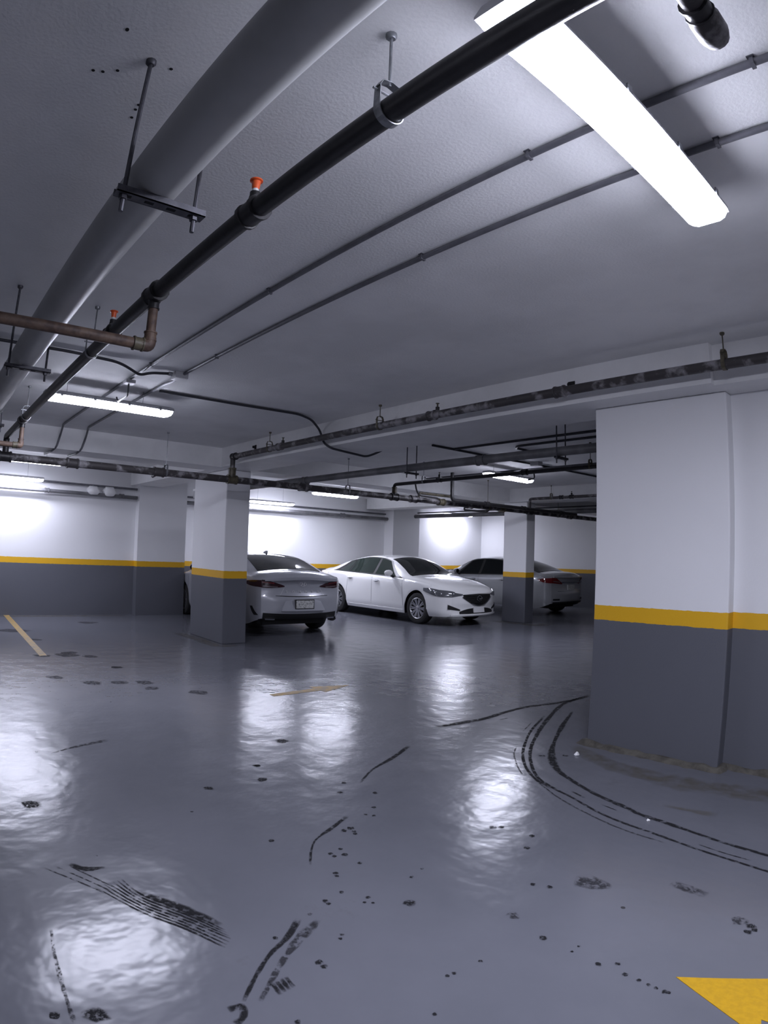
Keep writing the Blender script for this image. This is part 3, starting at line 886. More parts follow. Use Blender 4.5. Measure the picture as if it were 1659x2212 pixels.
tube('pipe', fillet([(0.5, 10.98, 2.73), (BX, 10.98, 2.71), (BX, 10.98, B2Z + .05)], .05), .030, PATCHPIPE, t, 14)
for x in (-7.0, -6.75, -5.2):
    coupling(t, (x, 10.98, 2.715), 'x', .038, .08, BLACKPIPE)
tube('outlet', [(-6.75, 10.98, 2.715), (-6.75, 10.98, 2.78)], .016, BLACKPIPE, t, 8)
sprinkler(t, -6.75, 10.98, 2.77, False)
clevis(-7.25, 10.98, 2.715, .030, 'rod hanger on the slim dark pipe above the far column', mat=OLIVE)
t = thing('drain_pipe', 'low grey pipe under the ceiling behind the far column', 'pipe', (-8, 12.6, 2.5))
tube('pipe', [(0.5, 12.7, 2.555), (-13.1, 12.7, 2.56)], .055, PVC2, t, 16)
coupling(t, (-9.6, 12.7, 2.5585), 'x', .062, .12, PVC2, 'socket')
t = thing('electrical_conduit', 'thin dark conduit above the low grey pipe', 'conduit', (-8, 12.4, 2.66))
tube('pipe', [(0.5, 12.5, 2.66), (-12.8, 12.5, 2.64)], .016, DARKCOND, t, 8)

# pipes along the left wall
t = thing('wall_pipe', 'pale pipe along the left wall above the parking bay', 'pipe', (-12.6, 2, 2.60))
tube('pipe', [(-12.6, -4, 2.62), (-12.6, 4.24, 2.60)], .022, CONDUIT, t, 10)
t = thing('wall_pipe', 'lower pale pipe along the left wall with white valves', 'pipe', (-12.6, 2, 2.43))
tube('pipe', [(-12.58, -4, 2.45), (-12.58, 4.24, 2.42)], .038, PVC2, t, 12)
for y in (2.35, 3.9):
    coupling(t, (-12.58, y, 2.43), 'y', .046, .09, PVC2)
for y, r in ((3.28, .09), (3.62, .10)):
    MB().tube([(-12.56, y - .11, 2.475), (-12.56, y - .06, 2.50), (-12.56, y + .06, 2.50), (-12.56, y + .12, 2.46)], [r * .6, r, r, r * .6], 12).build('valve', WPLAST, t)
    MB().tube([(-12.56, y, 2.50), (-12.56, y, 2.60)], .02, 8).build('valve_stem', STEEL, t)
t = thing('wall_pipe', 'pale pipe along the wall behind the two sedans', 'pipe', (-13.32, 8, 2.44))
tube('pipe', [(-13.34, 5.40, 2.46), (-13.34, 11.82, 2.44)], .045, PVC2, t, 12)
for y in (7.3, 10.2):
    coupling(t, (-13.34, y, 2.45), 'y', .055, .12, PVC2)
t = thing('wall_pipe', 'slim pale conduit along the wall over the two sedans', 'pipe', (-13.4, 8, 2.58))
tube('pipe', [(-13.42, 5.40, 2.60), (-13.42, 11.82, 2.58)], .022, CONDUIT, t, 10)
t = thing('column_box', 'small pale box on the side of the column before the silver sedan', 'electrical box', (-9.85, 4.4, 2.4))
box('body', -9.91, -9.81, 4.34, 4.46, 2.30, 2.42, GPLAST, t, .004)
MB().box(-9.915, -9.81, 4.335, 4.465, 2.42, 2.455).build('lid', WPLAST, t, smooth=False)


# ------------------------------------------------------------------ cars
CARWHITE = simple('white_car_paint', (0.90, 0.90, 0.89), 0.22, coat=1.0)
CARSILV = simple('silver_car_paint', (0.44, 0.45, 0.49), 0.28, metal=0.12, coat=1.0)
CARGREY = simple('grey_silver_car_paint', (0.42, 0.43, 0.45), 0.26, metal=0.30, coat=1.0)
GLASS = simple('tinted_glass', (0.010, 0.012, 0.013), 0.05, spec=0.12)
GLASSG = simple('green_tinted_glass', (0.018, 0.026, 0.022), 0.04, spec=0.32)
TRIMBLK = simple('black_trim', (0.010, 0.010, 0.011), 0.35)
MATBLK = simple('matt_black_plastic', (0.012, 0.012, 0.013), 0.6)
TYRE = simple('tyre_rubber', (0.013, 0.013, 0.014), 0.75)
ALLOY = simple('alloy_wheel', (0.55, 0.55, 0.57), 0.28, metal=0.9)
CHROME = simple('chrome', (0.75, 0.75, 0.77), 0.12, metal=1.0)
REDLENS = simple('dark_red_lens', (0.035, 0.006, 0.008), 0.08, coat=1.0)
REDBRIGHT = simple('red_lens', (0.14, 0.008, 0.010), 0.08, coat=1.0)
CLEARLENS = simple('clear_lamp_lens', (0.20, 0.17, 0.18), 0.08, metal=0.3, coat=1.0)
DARKLENS = simple('headlamp_glass', (0.15, 0.155, 0.17), 0.06, metal=0.3, coat=1.0)
BADGE = simple('bright_badge', (0.80, 0.80, 0.82), 0.25, metal=0.2)
PLATE = simple('number_plate', (0.62, 0.62, 0.60), 0.4, col2=(0.30, 0.31, 0.30), nscale=38, lo=0.52, hi=0.58)


def pchip(pts):
    X = np.array([p[0] for p in pts], float)
    Y = np.array([p[1] for p in pts], float)
    h = np.diff(X)
    d = np.diff(Y) / h
    mm = np.zeros(len(X))
    mm[0], mm[-1] = d[0], d[-1]
    for i in range(1, len(X) - 1):
        if d[i - 1] * d[i] > 0:
            w1, w2 = 2 * h[i] + h[i - 1], h[i] + 2 * h[i - 1]
            mm[i] = (w1 + w2) / (w1 / d[i - 1] + w2 / d[i])

    def f(x):
        x = min(max(x, X[0]), X[-1])
        i = min(max(int(np.searchsorted(X, x)) - 1, 0), len(X) - 2)
        t = (x - X[i]) / h[i]
        return float((1 + 2 * t) * (1 - t) ** 2 * Y[i] + t * (1 - t) ** 2 * h[i] * mm[i] + t * t * (3 - 2 * t) * Y[i + 1] + t * t * (t - 1) * h[i] * mm[i + 1])
    return f


class Car:
    """a sedan body lofted from side, plan and section curves; x runs from the tail (0) to the nose (L), y to its left"""

    def __init__(s, L_, W_, top, belt, redge, wroof, wmax, wheels, R=0.33, bowf=0.34, bowr=0.20, zb=0.19):
        s.L, s.W = L_, W_
        s.top, s.belt, s.redge, s.wroof, s.wmax = map(pchip, (top, belt, redge, wroof, wmax))
        s.wheels, s.R, s.bowf, s.bowr, s.zb0 = wheels, R, bowf, bowr, zb

    def zb(s, x):
        z = s.zb0
        if x < 0.5:
            z += .12 * ((0.5 - x) / .5) ** 2
        if x > s.L - .6:
            z += .02 * ((x - s.L + .6) / .6) ** 2
        for wx in s.wheels:
            a = s.R + .055
            if abs(x - wx) < a:
                z = max(z, s.R + math.sqrt(a * a - (x - wx) ** 2))
        return z

    def section(s, x):
        """half section, bottom to crown, as (y, z)"""
        b = s.zb(x)
        wm, zt, zs, zr, wr = s.wmax(x), s.top(x), s.belt(x), s.redge(x), s.wroof(x)
        ws = wm - .035
        P = []
        k0 = .055 if b < .3 else .006
        for f in (0, .07, .14, .21, .28, .36, .44, .52, .60, .68, .76, .84, .91, .96, 1.0):
            dw = k0 * max(0, 1 - f / .24) ** 2 + .004 * max(0, (f - .5) / .5) + .031 * max(0, (f - .84) / .16) ** 2
            P.append((wm - dw, b + (zs - b) * f))
        for k in (.12, .4, .7):
            P.append((ws - .02 + (wr - ws + .02) * k, zs + (zr - zs) * k))
        P.append((wr, zr))
        for k in (.8, .55, .28, 0):
            P.append((wr * k, zr + (zt - zr) * (1 - k * k)))
        return P

    def bow(s, x, y):
        """plan curvature of the nose and tail"""
        q = (abs(y) / (s.W / 2)) ** 2.4
        fx = max(0, (x - (s.L - 1.1)) / 1.1) ** 1.6
        rx = max(0, (0.8 - x) / 0.8) ** 1.6
        return x - s.bowf * q * fx + s.bowr * q * rx

    def lean(s, x, z):
        """vertical rounding of the nose and tail"""
        fx = max(0, (x - (s.L - .30)) / .30) ** 2
        rx = max(0, (0.30 - x) / .30) ** 2
        return x - fx * s.flean(z) + rx * s.rlean(z)

    def pt(s, x, y, z):
        return Vector((s.lean(s.bow(x, y), z) if True else x, y, z))

    def width(s, x, z):
        P = s.section(x)
        for i in range(18):
            (y0, z0), (y1, z1) = P[i], P[i + 1]
            if z0 <= z <= z1 and z1 > z0:
                t = (z - z0) / (z1 - z0)
                return y0 + (y1 - y0) * t
        return P[0][0] if z < P[0][1] else P[18][0]

    def side(s, x, z, sg):
        return s.pt(x, sg * s.width(x, z), z)

    def topz(s, x, y):
        zr, wr, zt = s.redge(x), s.wroof(x), s.top(x)
        k = min(1.0, abs(y) / wr)
        return zr + (zt - zr) * (1 - k * k)

    def topat(s, x, y):
        return s.pt(x, y, s.topz(x, y))

    def cap(s, end, u, z):
        x = s.L if end else 0.0
        return s.pt(x, u * s.width(x, z), z)

    def body(s, parent, mat):
        xs = sorted(set([0, .02, .05, .09] + [round(.13 + .04 * k, 3) for k in range(int((s.L - .26) / .04) + 1)] + [s.L - .09, s.L - .05, s.L - .02, s.L]))
        for wx in s.wheels:
            xs += [wx - s.R - .0549, wx + s.R + .0549]
        xs = sorted(xs)
        secs = [s.section(x) for x in xs]
        n = len(secs[0])
        V, F = [], []
        for x, P in zip(xs, secs):
            for y, z in P:
                V.append(s.pt(x, y, z))
            for y, z in P[-2::-1]:
                V.append(s.pt(x, -y, z))
        m_ = 2 * n - 1
        for i in range(len(xs) - 1):
            for k in range(m_ - 1):
                F.append((i * m_ + k, i * m_ + k + 1, (i + 1) * m_ + k + 1, (i + 1) * m_ + k))
        # nose and tail faces
        for end, base in ((1, (len(xs) - 1) * m_), (0, 0)):
            rows = []
            nu = 25
            for i in range(0, 19):
                y, z = secs[-1 if end else 0][i]
                row = []
                for j in range(nu):
                    u = 1 - 2 * j / (nu - 1)
                    if j == 0:
                        row.append(base + i)
                    elif j == nu - 1:
                        row.append(base + m_ - 1 - i)
                    else:
                        V.append(s.pt(s.L if end else 0, u * y, z))
                        row.append(len(V) - 1)
                rows.append(row)
            for i in range(18):
                for j in range(nu - 1):
                    f = (rows[i][j], rows[i][j + 1], rows[i + 1][j + 1], rows[i + 1][j])
                    F.append(f if end else f[::-1])
            crown = rows[18] + [base + k for k in range(m_ - 1 - 18 - 1, 18, -1)]
            F.append(tuple(crown) if end else tuple(crown[::-1]))
        o = mesh('body', V, F, mat, parent, sharp=48, local=True)
        ub = MB().box(.35, s.L - .35, -.60, .60, s.zb0 - .01, .62)
        ub.box(s.wheels[0] + .45, s.wheels[1] - .45, -s.W / 2 + .09, s.W / 2 - .09, s.zb0, .5)
        ub.build('underbody', MATBLK, parent, smooth=False, local=True)
        return o

    def patch(s, fn, name, mat, parent, ns=10, nt=6, d=.005, skirt=.012):
        """panel lying on the body: fn(s, t) gives the surface point"""
        V, F = [], []
        c = Vector((s.L / 2, 0, .6))
        e = 1e-3
        for i in range(ns + 1):
            for j in range(nt + 1):
                a, b = i / ns, j / nt
                p = fn(a, b)
                du = fn(min(1, a + e), b) - fn(max(0, a - e), b)
                dv = fn(a, min(1, b + e)) - fn(a, max(0, b - e))
                nn = du.cross(dv)
                if nn.length < 1e-12:
                    nn = p - c
                nn.normalize()
                if nn.dot(p - Vector((min(max(p.x, 1.0), s.L - 1.0), 0, .55))) < 0:
                    nn = -nn
                V.append(p + nn * d)
                V[-1].freeze() if False else None
                if i == 0 and j == 0:
                    NN = []
                NN.append(nn)
        w_ = nt + 1
        for i in range(ns):
            for j in range(nt):
                F.append((i * w_ + j, (i + 1) * w_ + j, (i + 1) * w_ + j + 1, i * w_ + j + 1))
        # fold the rim down into the body
        rim = [(i, 0) for i in range(ns + 1)] + [(ns, j) for j in range(1, nt + 1)] + [(i, nt) for i in range(ns - 1, -1, -1)] + [(0, j) for j in range(nt - 1, 0, -1)]
        base = len(V)
        for i, j in rim:
            k = i * w_ + j
            V.append(V[k] - NN[k] * skirt)
        for q in range(len(rim)):
            q2 = (q + 1) % len(rim)
            a, b = rim[q][0] * w_ + rim[q][1], rim[q2][0] * w_ + rim[q2][1]
            F.append((a, b, base + q2, base + q))
        return mesh(name, V, F, mat, parent, sharp=30, local=True)

    def sidepatch(s, name, mat, parent, sg, corners, **k):
        """corners: (x,z) rear-bottom, front-bottom, front-top, rear-top on the flank"""
        (ax, az), (bx, bz), (cx, cz), (dx, dz) = corners

        def fn(a, b):
            x = (ax + (bx - ax) * a) * (1 - b) + (dx + (cx - dx) * a) * b
            z = (az + (bz - az) * a) * (1 - b) + (dz + (cz - dz) * a) * b
            return s.side(x, z, sg)
        return s.patch(fn, name, mat, parent, **k)

    def window(s, name, mat, parent, sg, x0, x1, x0t, x1t, lo=.10, hi=.94, **k):
        """pane between belt line (fraction lo) and roof edge (fraction hi); x0/x1 at the belt, x0t/x1t at the top"""
        def fn(a, b):
            v = lo + (hi - lo) * b
            x = (x0 + (x1 - x0) * a) * (1 - b) + (x0t + (x1t - x0t) * a) * b
            z = s.belt(x) + (s.redge(x) - s.belt(x)) * v
            return s.side(x, z, sg)
        return s.patch(fn, name, mat, parent, **k)

    def screen(s, name, mat, parent, xb, xt, kb=.94, kt=.90, **k):
        """front or rear screen: from xb (bottom) to xt (roof), across"""
        def fn(a, b):
            x = xb + (xt - xb) * b
            kk = kb + (kt - kb) * b
            y = (1 - 2 * a) * s.wroof(x) * kk
            x2 = x
            return s.topat(x2, y)
        return s.patch(fn, name, mat, parent, ns=14, nt=8, **k)

    def cappatch(s, name, mat, parent, end, shape, ns=14, nt=5, **k):
        """shape(a) -> (y, zlow, zhigh) across the nose or tail"""
        def fn(a, b):
            y, z0, z1 = shape(a)
            z = z0 + (z1 - z0) * b
            x = s.L if end else 0
            return s.pt(x, y, z)
        return s.patch(fn, name, mat, parent, ns=ns, nt=nt, **k)


WHEELS = {}


def wheel(parent, x, y, R, face, spokes, two=True):
    """road wheel: tyre, rim, spokes; face = +1/-1 which way the outside looks"""
    key = (R, spokes, two)
    if key not in WHEELS:
        prof = [(-.10, .215), (-.105, .25), (-.108, .285), (-.098, .318), (-.075, R), (.075, R), (.098, .318), (.108, .285), (.105, .25), (.10, .215)]
        n = 36
        V, F = [], []
        for k in range(n):
            a = 2 * math.pi * k / n
            for w_, r in prof:
                V.append((r * math.cos(a), w_, r * math.sin(a)))
        mlen = len(prof)
        for k in range(n):
            k2 = (k + 1) % n
            for j in range(mlen - 1):
                F.append((k * mlen + j, k * mlen + j + 1, k2 * mlen + j + 1, k2 * mlen + j))
        ty = (V, F)
        prof2 = [(-.09, .216), (-.02, .20), (.06, .198), (.095, .205), (.103, .216), (.100, .222)]
        V, F = [], []
        for k in range(n):
            a = 2 * math.pi * k / n
            for w_, r in prof2:
                V.append((r * math.cos(a), w_, r * math.sin(a)))
        mlen = len(prof2)
        for k in range(n):
            k2 = (k + 1) % n
            for j in range(mlen - 1):
                F.append((k * mlen + j, k * mlen + j + 1, k2 * mlen + j + 1, k2 * mlen + j))
        rim = (V, F)
        sp = MB()
        for k in range(spokes):
            for off in ((-.11, .11) if two else (0,)):
                a0 = 2 * math.pi * k / spokes
                a1 = a0 + off
                ca, sa = math.cos(a0), math.sin(a0)
                cb, sb = math.cos(a1), math.sin(a1)
                w0, w1 = .017, .013
                p0, p1 = Vector((.045 * ca, 0, .045 * sa)), Vector((.205 * cb, 0, .205 * sb))
                t_ = (p1 - p0).normalized()
                nrm = Vector((-t_.z, 0, t_.x))
                vv = []
                for p, ww, yy in ((p0, w0, .082), (p1, w1, .096)):
                    for sgn in (-1, 1):
                        for dy in (-.03, 0):
                            q = p + nrm * ww * sgn
                            vv.append((q.x, yy + dy, q.z))
                sp.add(vv, [(0, 2, 3, 1), (4, 5, 7, 6), (0, 1, 5, 4), (2, 6, 7, 3), (1, 3, 7, 5), (0, 4, 6, 2)])
        sp.tube([(0, .04, 0), (0, .085, 0), (0, .092, 0)], [.055, .055, .03], 16)
        disc = MB().tube([(0, -.02, 0), (0, .01, 0)], .165, 24)
        WHEELS[key] = (ty, rim, (sp.V, sp.F), (disc.V, disc.F), {})
    ty, rim, sp, disc, cache = WHEELS[key]
    o = None
    for nm, (V, F), mt in (('wheel', ty, TYRE), ('rim', rim, ALLOY), ('spokes', sp, ALLOY), ('brake_disc', disc, MATBLK)):
        if nm in cache:
            ob = link(bpy.data.objects.new(nm, cache[nm]))
        else:
            ob = mesh(nm, V, F, mt, None, sharp=45, local=True)
            cache[nm] = ob.data
        if nm == 'wheel':
            ob.parent = parent
            ob.location = (x, y, R)
            ob.rotation_euler = (0, 0, 0 if face > 0 else math.pi)
            o = ob
        else:
            ob.parent = o
    return o


def text(parent, body, size, loc, rot, mat, name, depth=.002, spacing=1.0):
    cu = bpy.data.curves.new(name, 'FONT')
    cu.body = body
    cu.size = size
    cu.extrude = depth
    cu.align_x = 'CENTER'
    cu.align_y = 'CENTER'
    cu.space_character = spacing
    ob = link(bpy.data.objects.new(name, cu))
    dg = bpy.context.evaluated_depsgraph_get()
    me = bpy.data.meshes.new_from_object(ob.evaluated_get(dg))
    bpy.data.objects.remove(ob)
    me.materials.clear()
    me.materials.append(mat)
    ob = link(bpy.data.objects.new(name, me))
    ob.parent = parent
    ob.location = loc
    ob.rotation_euler = rot
    return ob


def common(c, t, paint, glass, spokes, doors, handles, mirror_x, two=True, out=.125):
    """what every sedan has: body, wheels, shut lines, handles, mirrors"""
    b = c.body(t, paint)
    yw = c.W / 2 - .125
    for wx in c.wheels:
        for sg in (1, -1):
            wheel(t, wx, sg * yw, c.R, sg, spokes, two)
    for sg in (1, -1):
        for (x0, x1) in doors:
            c.sidepatch('shut_line', MATBLK, b, sg, [(x0 - .003, .33), (x0 + .003, .33), (x1 + .003, c.belt(x1) - .005), (x1 - .003, c.belt(x1) - .005)], ns=1, nt=12, d=.0012, skirt=.004)
        for hx, hz in handles:
            q = c.side(hx, hz, sg)
            h = MB().tube([(q.x - .085, q.y + sg * .004, hz), (q.x - .07, q.y + sg * .028, hz), (q.x + .07, q.y + sg * .028, hz + .004), (q.x + .085, q.y + sg * .004, hz + .004)], [.011, .014, .014, .011], 8)
            h.build('door_handle', paint, t, local=True)
            c.sidepatch('handle_recess', MATBLK, b, sg, [(hx - .06, hz - .025), (hx + .05, hz - .025), (hx + .05, hz + .02), (hx - .06, hz + .02)], ns=3, nt=3, d=.0010, skirt=.003)
        # door mirror
        zb = c.belt(mirror_x) + .015
        q = c.side(mirror_x, c.belt(mirror_x), sg)
        V, F = [], []
        nu, nv = 10, 6
        for i in range(nv + 1):
            ph = -math.pi / 2 + math.pi * i / nv
            for k in range(nu):
                a = 2 * math.pi * k / nu
                ex = .085 * math.cos(ph) * math.cos(a)
                V.append((q.x - .02 + (ex if ex > 0 else ex * .35), q.y + sg * out + .12 * (out / .125) * math.sin(ph), zb + .085 + .072 * math.cos(ph) * math.sin(a)))
        for i in range(nv):
            for k in range(nu):
                F.append((i * nu + k, i * nu + (k + 1) % nu, (i + 1) * nu + (k + 1) % nu, (i + 1) * nu + k))
        mr = mesh('door_mirror', V, F, paint, t, sharp=60, local=True)
        MB().tube([(q.x, q.y - sg * .05, zb - .01), (q.x - .01, q.y + sg * min(.07, out), zb + .035)], [.035, .022], 8).build('mirror_stalk', MATBLK, mr, local=True)
        MB().tube([(q.x - .058, q.y + sg * out, zb + .085), (q.x - .054, q.y + sg * out, zb + .085)], [.058, .060], 14).build('mirror_glass', GLASS, mr, local=True)
    return b


def place(c, name, label, wheel_mid, heading, group):
    """wheel_mid: world point under the middle of the car"""
    t = thing(name, label, 'car', (0, 0, 0), heading, group)
    off = Vector((c.L / 2, 0))
    ca, sa = math.cos(heading), math.sin(heading)
    t.location = (wheel_mid[0] - (off.x * ca), wheel_mid[1] - (off.x * sa), 0)
    ORG[t.name] = Vector((0, 0, 0))
    return t


# ---- white sedan
c = Car(4.87, 1.84,
        [(0, .985), (.10, 1.06), (.30, 1.095), (.55, 1.115), (1.0, 1.245), (1.5, 1.375), (1.85, 1.425), (2.2, 1.435), (2.55, 1.418), (2.8, 1.37), (3.17, 1.20), (3.50, 1.04), (3.62, 1.01), (4.1, .965), (4.5, .88), (4.75, .80), (4.87, .74)],
        [(0, .90), (.3, .985), (.8, 1.005), (1.5, .985), (2.5, .955), (3.5, .925), (3.9, .90), (4.3, .845), (4.65, .765), (4.87, .675)],
        [(0, .955), (.3, 1.04), (.55, 1.065), (.8, 1.125), (1.2, 1.245), (1.65, 1.34), (2.1, 1.385), (2.5, 1.37), (2.78, 1.315), (3.17, 1.15), (3.50, .99), (3.7, .968), (4.2, .905), (4.6, .82), (4.87, .71)],
        [(0, .62), (.5, .66), (.8, .66), (1.5, .60), (2.2, .585), (2.7, .60), (3.2, .68), (3.53, .75), (4.0, .74), (4.5, .68), (4.87, .60)],
        [(0, .68), (.05, .77), (.15, .845), (.6, .905), (1.2, .92), (2.4, .915), (3.5, .91), (4.1, .918), (4.5, .89), (4.72, .845), (4.82, .775), (4.87, .68)],
        (1.08, 3.91))
c.flean = pchip([(0, .10), (.19, .07), (.24, 0), (.30, .02), (.40, .03), (.46, .012), (.60, .03), (.68, .055), (.74, .11)])
c.rlean = lambda z: .10 * max(0, z - .8) + .3 * max(0, .45 - z)
CX, CY, CH = -10.84, 10.12, math.radians(-0.5)
t = place(c, 'sedan_car', 'white four-door sedan with dark grille and multi-spoke alloy wheels', (CX, CY), CH, 'parked cars')
b = common(c, t, CARWHITE, GLASSG, 10, [(1.46, 1.52), (2.41, 2.41), (3.48, 3.42)], [(1.62, .87), (2.58, .845)], 3.10)
for sg in (1, -1):
    tr = c.window('window_trim', TRIMBLK, t, sg, .86, 3.43, 1.28, 2.81, .03, .97, ns=30, d=.003)
    c.window('side_window', GLASSG, tr, sg, 2.45, 3.18, 2.45, 2.76, .08, .92, ns=12, d=.006)
    c.window('side_window', GLASSG, tr, sg, 1.50, 2.37, 1.56, 2.37, .08, .92, ns=12, d=.006)
    c.window('side_window', GLASSG, tr, sg, 1.10, 1.46, 1.38, 1.51, .08, .88, ns=6, d=.006)
    # head lamps, fog surrounds
    hl = c.patch(lambda a, q, sg=sg: c.side(4.18 + .69 * a, (.745 - .085 * a) + (.020 + .11 * math.sin(math.pi * min(1, .12 + a * .62))) * (q - .5), sg), 'headlight', DARKLENS, t, 14, 5, d=.012, skirt=.02)
    hf = c.patch(lambda a, q, sg=sg: c.pt(c.L, sg * (.44 + .24 * a), .658 + .002 * a + (.02 + .08 * a) * (q - .5)), 'lamp_tip', DARKLENS, hl, 8, 4, d=.010, skirt=.02)
    for k, (xa, r) in enumerate(((4.47, .032), (4.62, .034))):
        q = c.side(xa, .715 - .03 * k, sg)
        MB().tube([q + Vector((0, sg * -.01, 0)), q + Vector((.012, sg * .008, 0)), q + Vector((.013, sg * .0085, 0))], [r, r, r * .5], 14).build('lamp_reflector', CHROME, hl, local=True)
    c.patch(lambda a, q, sg=sg: c.pt(c.L, sg * (.50 + .25 * a), .325 + .035 * a + (.03 + .065 * a) * q), 'fog_lamp_recess', MATBLK, t, 6, 4, d=.004)
    c.sidepatch('side_skirt', CARWHITE, t, sg, [(1.52, .215), (3.47, .215), (3.47, .27), (1.52, .27)], ns=12, nt=2, d=.012, skirt=.03)
    c.sidepatch('tail_light', REDLENS, t, sg, [(.10, .84), (.42, .88), (.40, .93), (.06, .93)], ns=8, nt=3, d=.006)
c.screen('windscreen', GLASS, t, 3.54, 2.74, .93, .93, d=.006)
c.screen('rear_window', GLASS, t, .62, 1.55, .93, .90, d=.006)
g = c.cappatch('grille', MATBLK, t, 1, lambda a: ((1 - 2 * a) * .43, .43 + .17 * abs(1 - 2 * a) ** 1.7, .670 - .012 * abs(1 - 2 * a)), 16, 6, d=.008)
for k in range(5):
    zz = .475 + .037 * k
    wl_ = .43 * min(1, ((zz - .43) / .17) ** .6) - .035
    c.cappatch('grille_bar', TRIMBLK, g, 1, lambda a, zz=zz, wl_=wl_: ((1 - 2 * a) * wl_, zz - .006, zz + .006), 12, 1, d=.016, skirt=.01)
c.cappatch('grille_surround', CHROME, t, 1, lambda a: ((1 - 2 * a) * .455, .412 + .185 * abs(1 - 2 * a) ** 1.7, .430 + .185 * abs(1 - 2 * a) ** 1.7), 20, 2, d=.014)
q = c.pt(c.L, 0, .575) + Vector((.02, 0, 0))
ring = [(q.x + .006, .075 * math.cos(a), q.z + .055 * math.sin(a)) for a in [2 * math.pi * k / 24 for k in range(25)]]
em = MB().tube(ring, .006, 8, False)
em.tube([(q.x + .008, -.068, q.z + .022), (q.x + .010, -.03, q.z + .012), (q.x + .012, 0, q.z - .014), (q.x + .010, .03, q.z + .012), (q.x + .008, .068, q.z + .022)], [.004, .006, .008, .006, .004], 8)
em.build('front_emblem', CHROME, g, local=True)
lo = c.cappatch('lower_intake', MATBLK, t, 1, lambda a: ((1 - 2 * a) * .52, .262, .378 - .07 * abs(1 - 2 * a) ** 3), 16, 4, d=.006)
c.cappatch('number_plate', WPLAST, t, 1, lambda a: ((1 - 2 * a) * .165, .275, .400), 6, 3, d=.024, skirt=.02)
c.cappatch('front_lip', CARWHITE, t, 1, lambda a: ((1 - 2 * a) * .70, .222, .250), 16, 2, d=.02, skirt=.03)

# ---- silver sedan seen from behind
c = Car(4.66, 1.86,
        [(0, 1.02), (.06, 1.085), (.20, 1.115), (.50, 1.135), (.85, 1.235), (1.35, 1.365), (1.8, 1.425), (2.2, 1.445), (2.6, 1.43), (2.9, 1.38), (3.3, 1.22), (3.62, 1.05), (3.75, 1.01), (4.1, .98), (4.4, .90), (4.57, .82), (4.66, .72)],
        [(0, .955), (.25, 1.015), (.8, 1.02), (1.5, .995), (2.5, .965), (3.5, .935), (3.9, .91), (4.3, .85), (4.53, .77), (4.66, .66)],
        [(0, .985), (.25, 1.06), (.5, 1.08), (.8, 1.165), (1.2, 1.29), (1.7, 1.365), (2.2, 1.392), (2.6, 1.38), (2.9, 1.325), (3.3, 1.17), (3.62, 1.01), (3.8, .975), (4.2, .92), (4.5, .83), (4.66, .695)],
        [(0, .66), (.4, .70), (.8, .665), (1.4, .60), (2.2, .585), (2.8, .60), (3.3, .68), (3.65, .75), (4.0, .74), (4.4, .68), (4.66, .60)],
        [(0, .73), (.05, .81), (.15, .872), (.6, .925), (1.2, .93), (2.4, .928), (3.5, .92), (4.1, .92), (4.42, .89), (4.57, .84), (4.66, .78)],
        (1.06, 3.80), bowr=.26, zb=.20)
c.flean = lambda z: .02 + .2 * max(0, z - .62) + .10 * max(0, .38 - z)
c.rlean = pchip([(0, .30), (.30, .10), (.38, .025), (.46, .0), (.62, .0), (.69, .012), (.72, .040), (.82, .060), (.93, .045), (.985, .0), (1.02, .0), (1.10, .03)])
S_C, S_H = (-11.10, 6.17), math.radians(180 - 5.5)
t = place(c, 'sedan_car', 'silver-grey four-door sedan with dark slanted tail lights beside the column', S_C, S_H, 'parked cars')
b = common(c, t, CARSILV, GLASS, 10, [(1.42, 1.5), (2.45, 2.45), (3.5, 3.45)], [(1.60, .88), (2.62, .86)], 3.2, True, .05)
for sg in (1, -1):
    tr = c.window('window_trim', TRIMBLK, t, sg, .95, 3.55, 1.30, 2.93, .03, .97, ns=30, d=.003)
    c.window('side_window', GLASS, tr, sg, 2.50, 3.30, 2.50, 2.88, .08, .92, ns=12, d=.006)
    c.window('side_window', GLASS, tr, sg, 1.50, 2.42, 1.56, 2.42, .08, .92, ns=12, d=.006)
    c.window('side_window', GLASS, tr, sg, 1.12, 1.46, 1.38, 1.51, .08, .88, ns=6, d=.006)

    # slanted tail light: pointed towards the middle, wide at the corner, wrapping on to the flank
    def tl(a, q, sg=sg):
        y = .34 + (.73 - .34) * a
        mid = .865 + .035 * a
        h = .012 + .118 * min(1, a * 1.3) ** .8
        return c.pt(0, sg * y, mid + h * (q - .45))
    lt_ = c.patch(tl, 'tail_light', REDLENS, t, 16, 6, d=.010)
    c.sidepatch('light_wrap', REDLENS, lt_, sg, [(.0, .845), (.36, .905), (.36, .935), (.0, .965)], ns=8, nt=4, d=.008)

    def tw(a, q, sg=sg):
        y = .46 + .25 * a
        return c.pt(0, sg * y, .842 + .012 * a + .022 * q)
    c.patch(tw, 'reversing_lens', CLEARLENS, lt_, 10, 2, d=.013, skirt=.006)

    def tr_(a, q, sg=sg):
        y = .52 + .20 * a
        return c.pt(0, sg * y, .905 + .018 * a + .024 * q)
    c.patch(tr_, 'brake_lens', REDBRIGHT, lt_, 10, 2, d=.013, skirt=.006)
    # slit at the bumper corner, reflector
    c.sidepatch('bumper_slit', MATBLK, t, sg, [(.02, .38), (.07, .38), (.13, .53), (.09, .53)], ns=3, nt=5, d=.006)
    c.cappatch('exhaust', CHROME, t, 0, lambda a, sg=sg: (sg * (.50 + .16 * a), .312, .335), 6, 2, d=.030, skirt=.03)
    # crease down to the plate
    c.patch(lambda a, q, sg=sg: c.pt(0, sg * (.345 + .07 * a + .008 * q), .83 - .12 * a), 'boot_crease', BADGE, t, 5, 1, d=.004, skirt=.006)
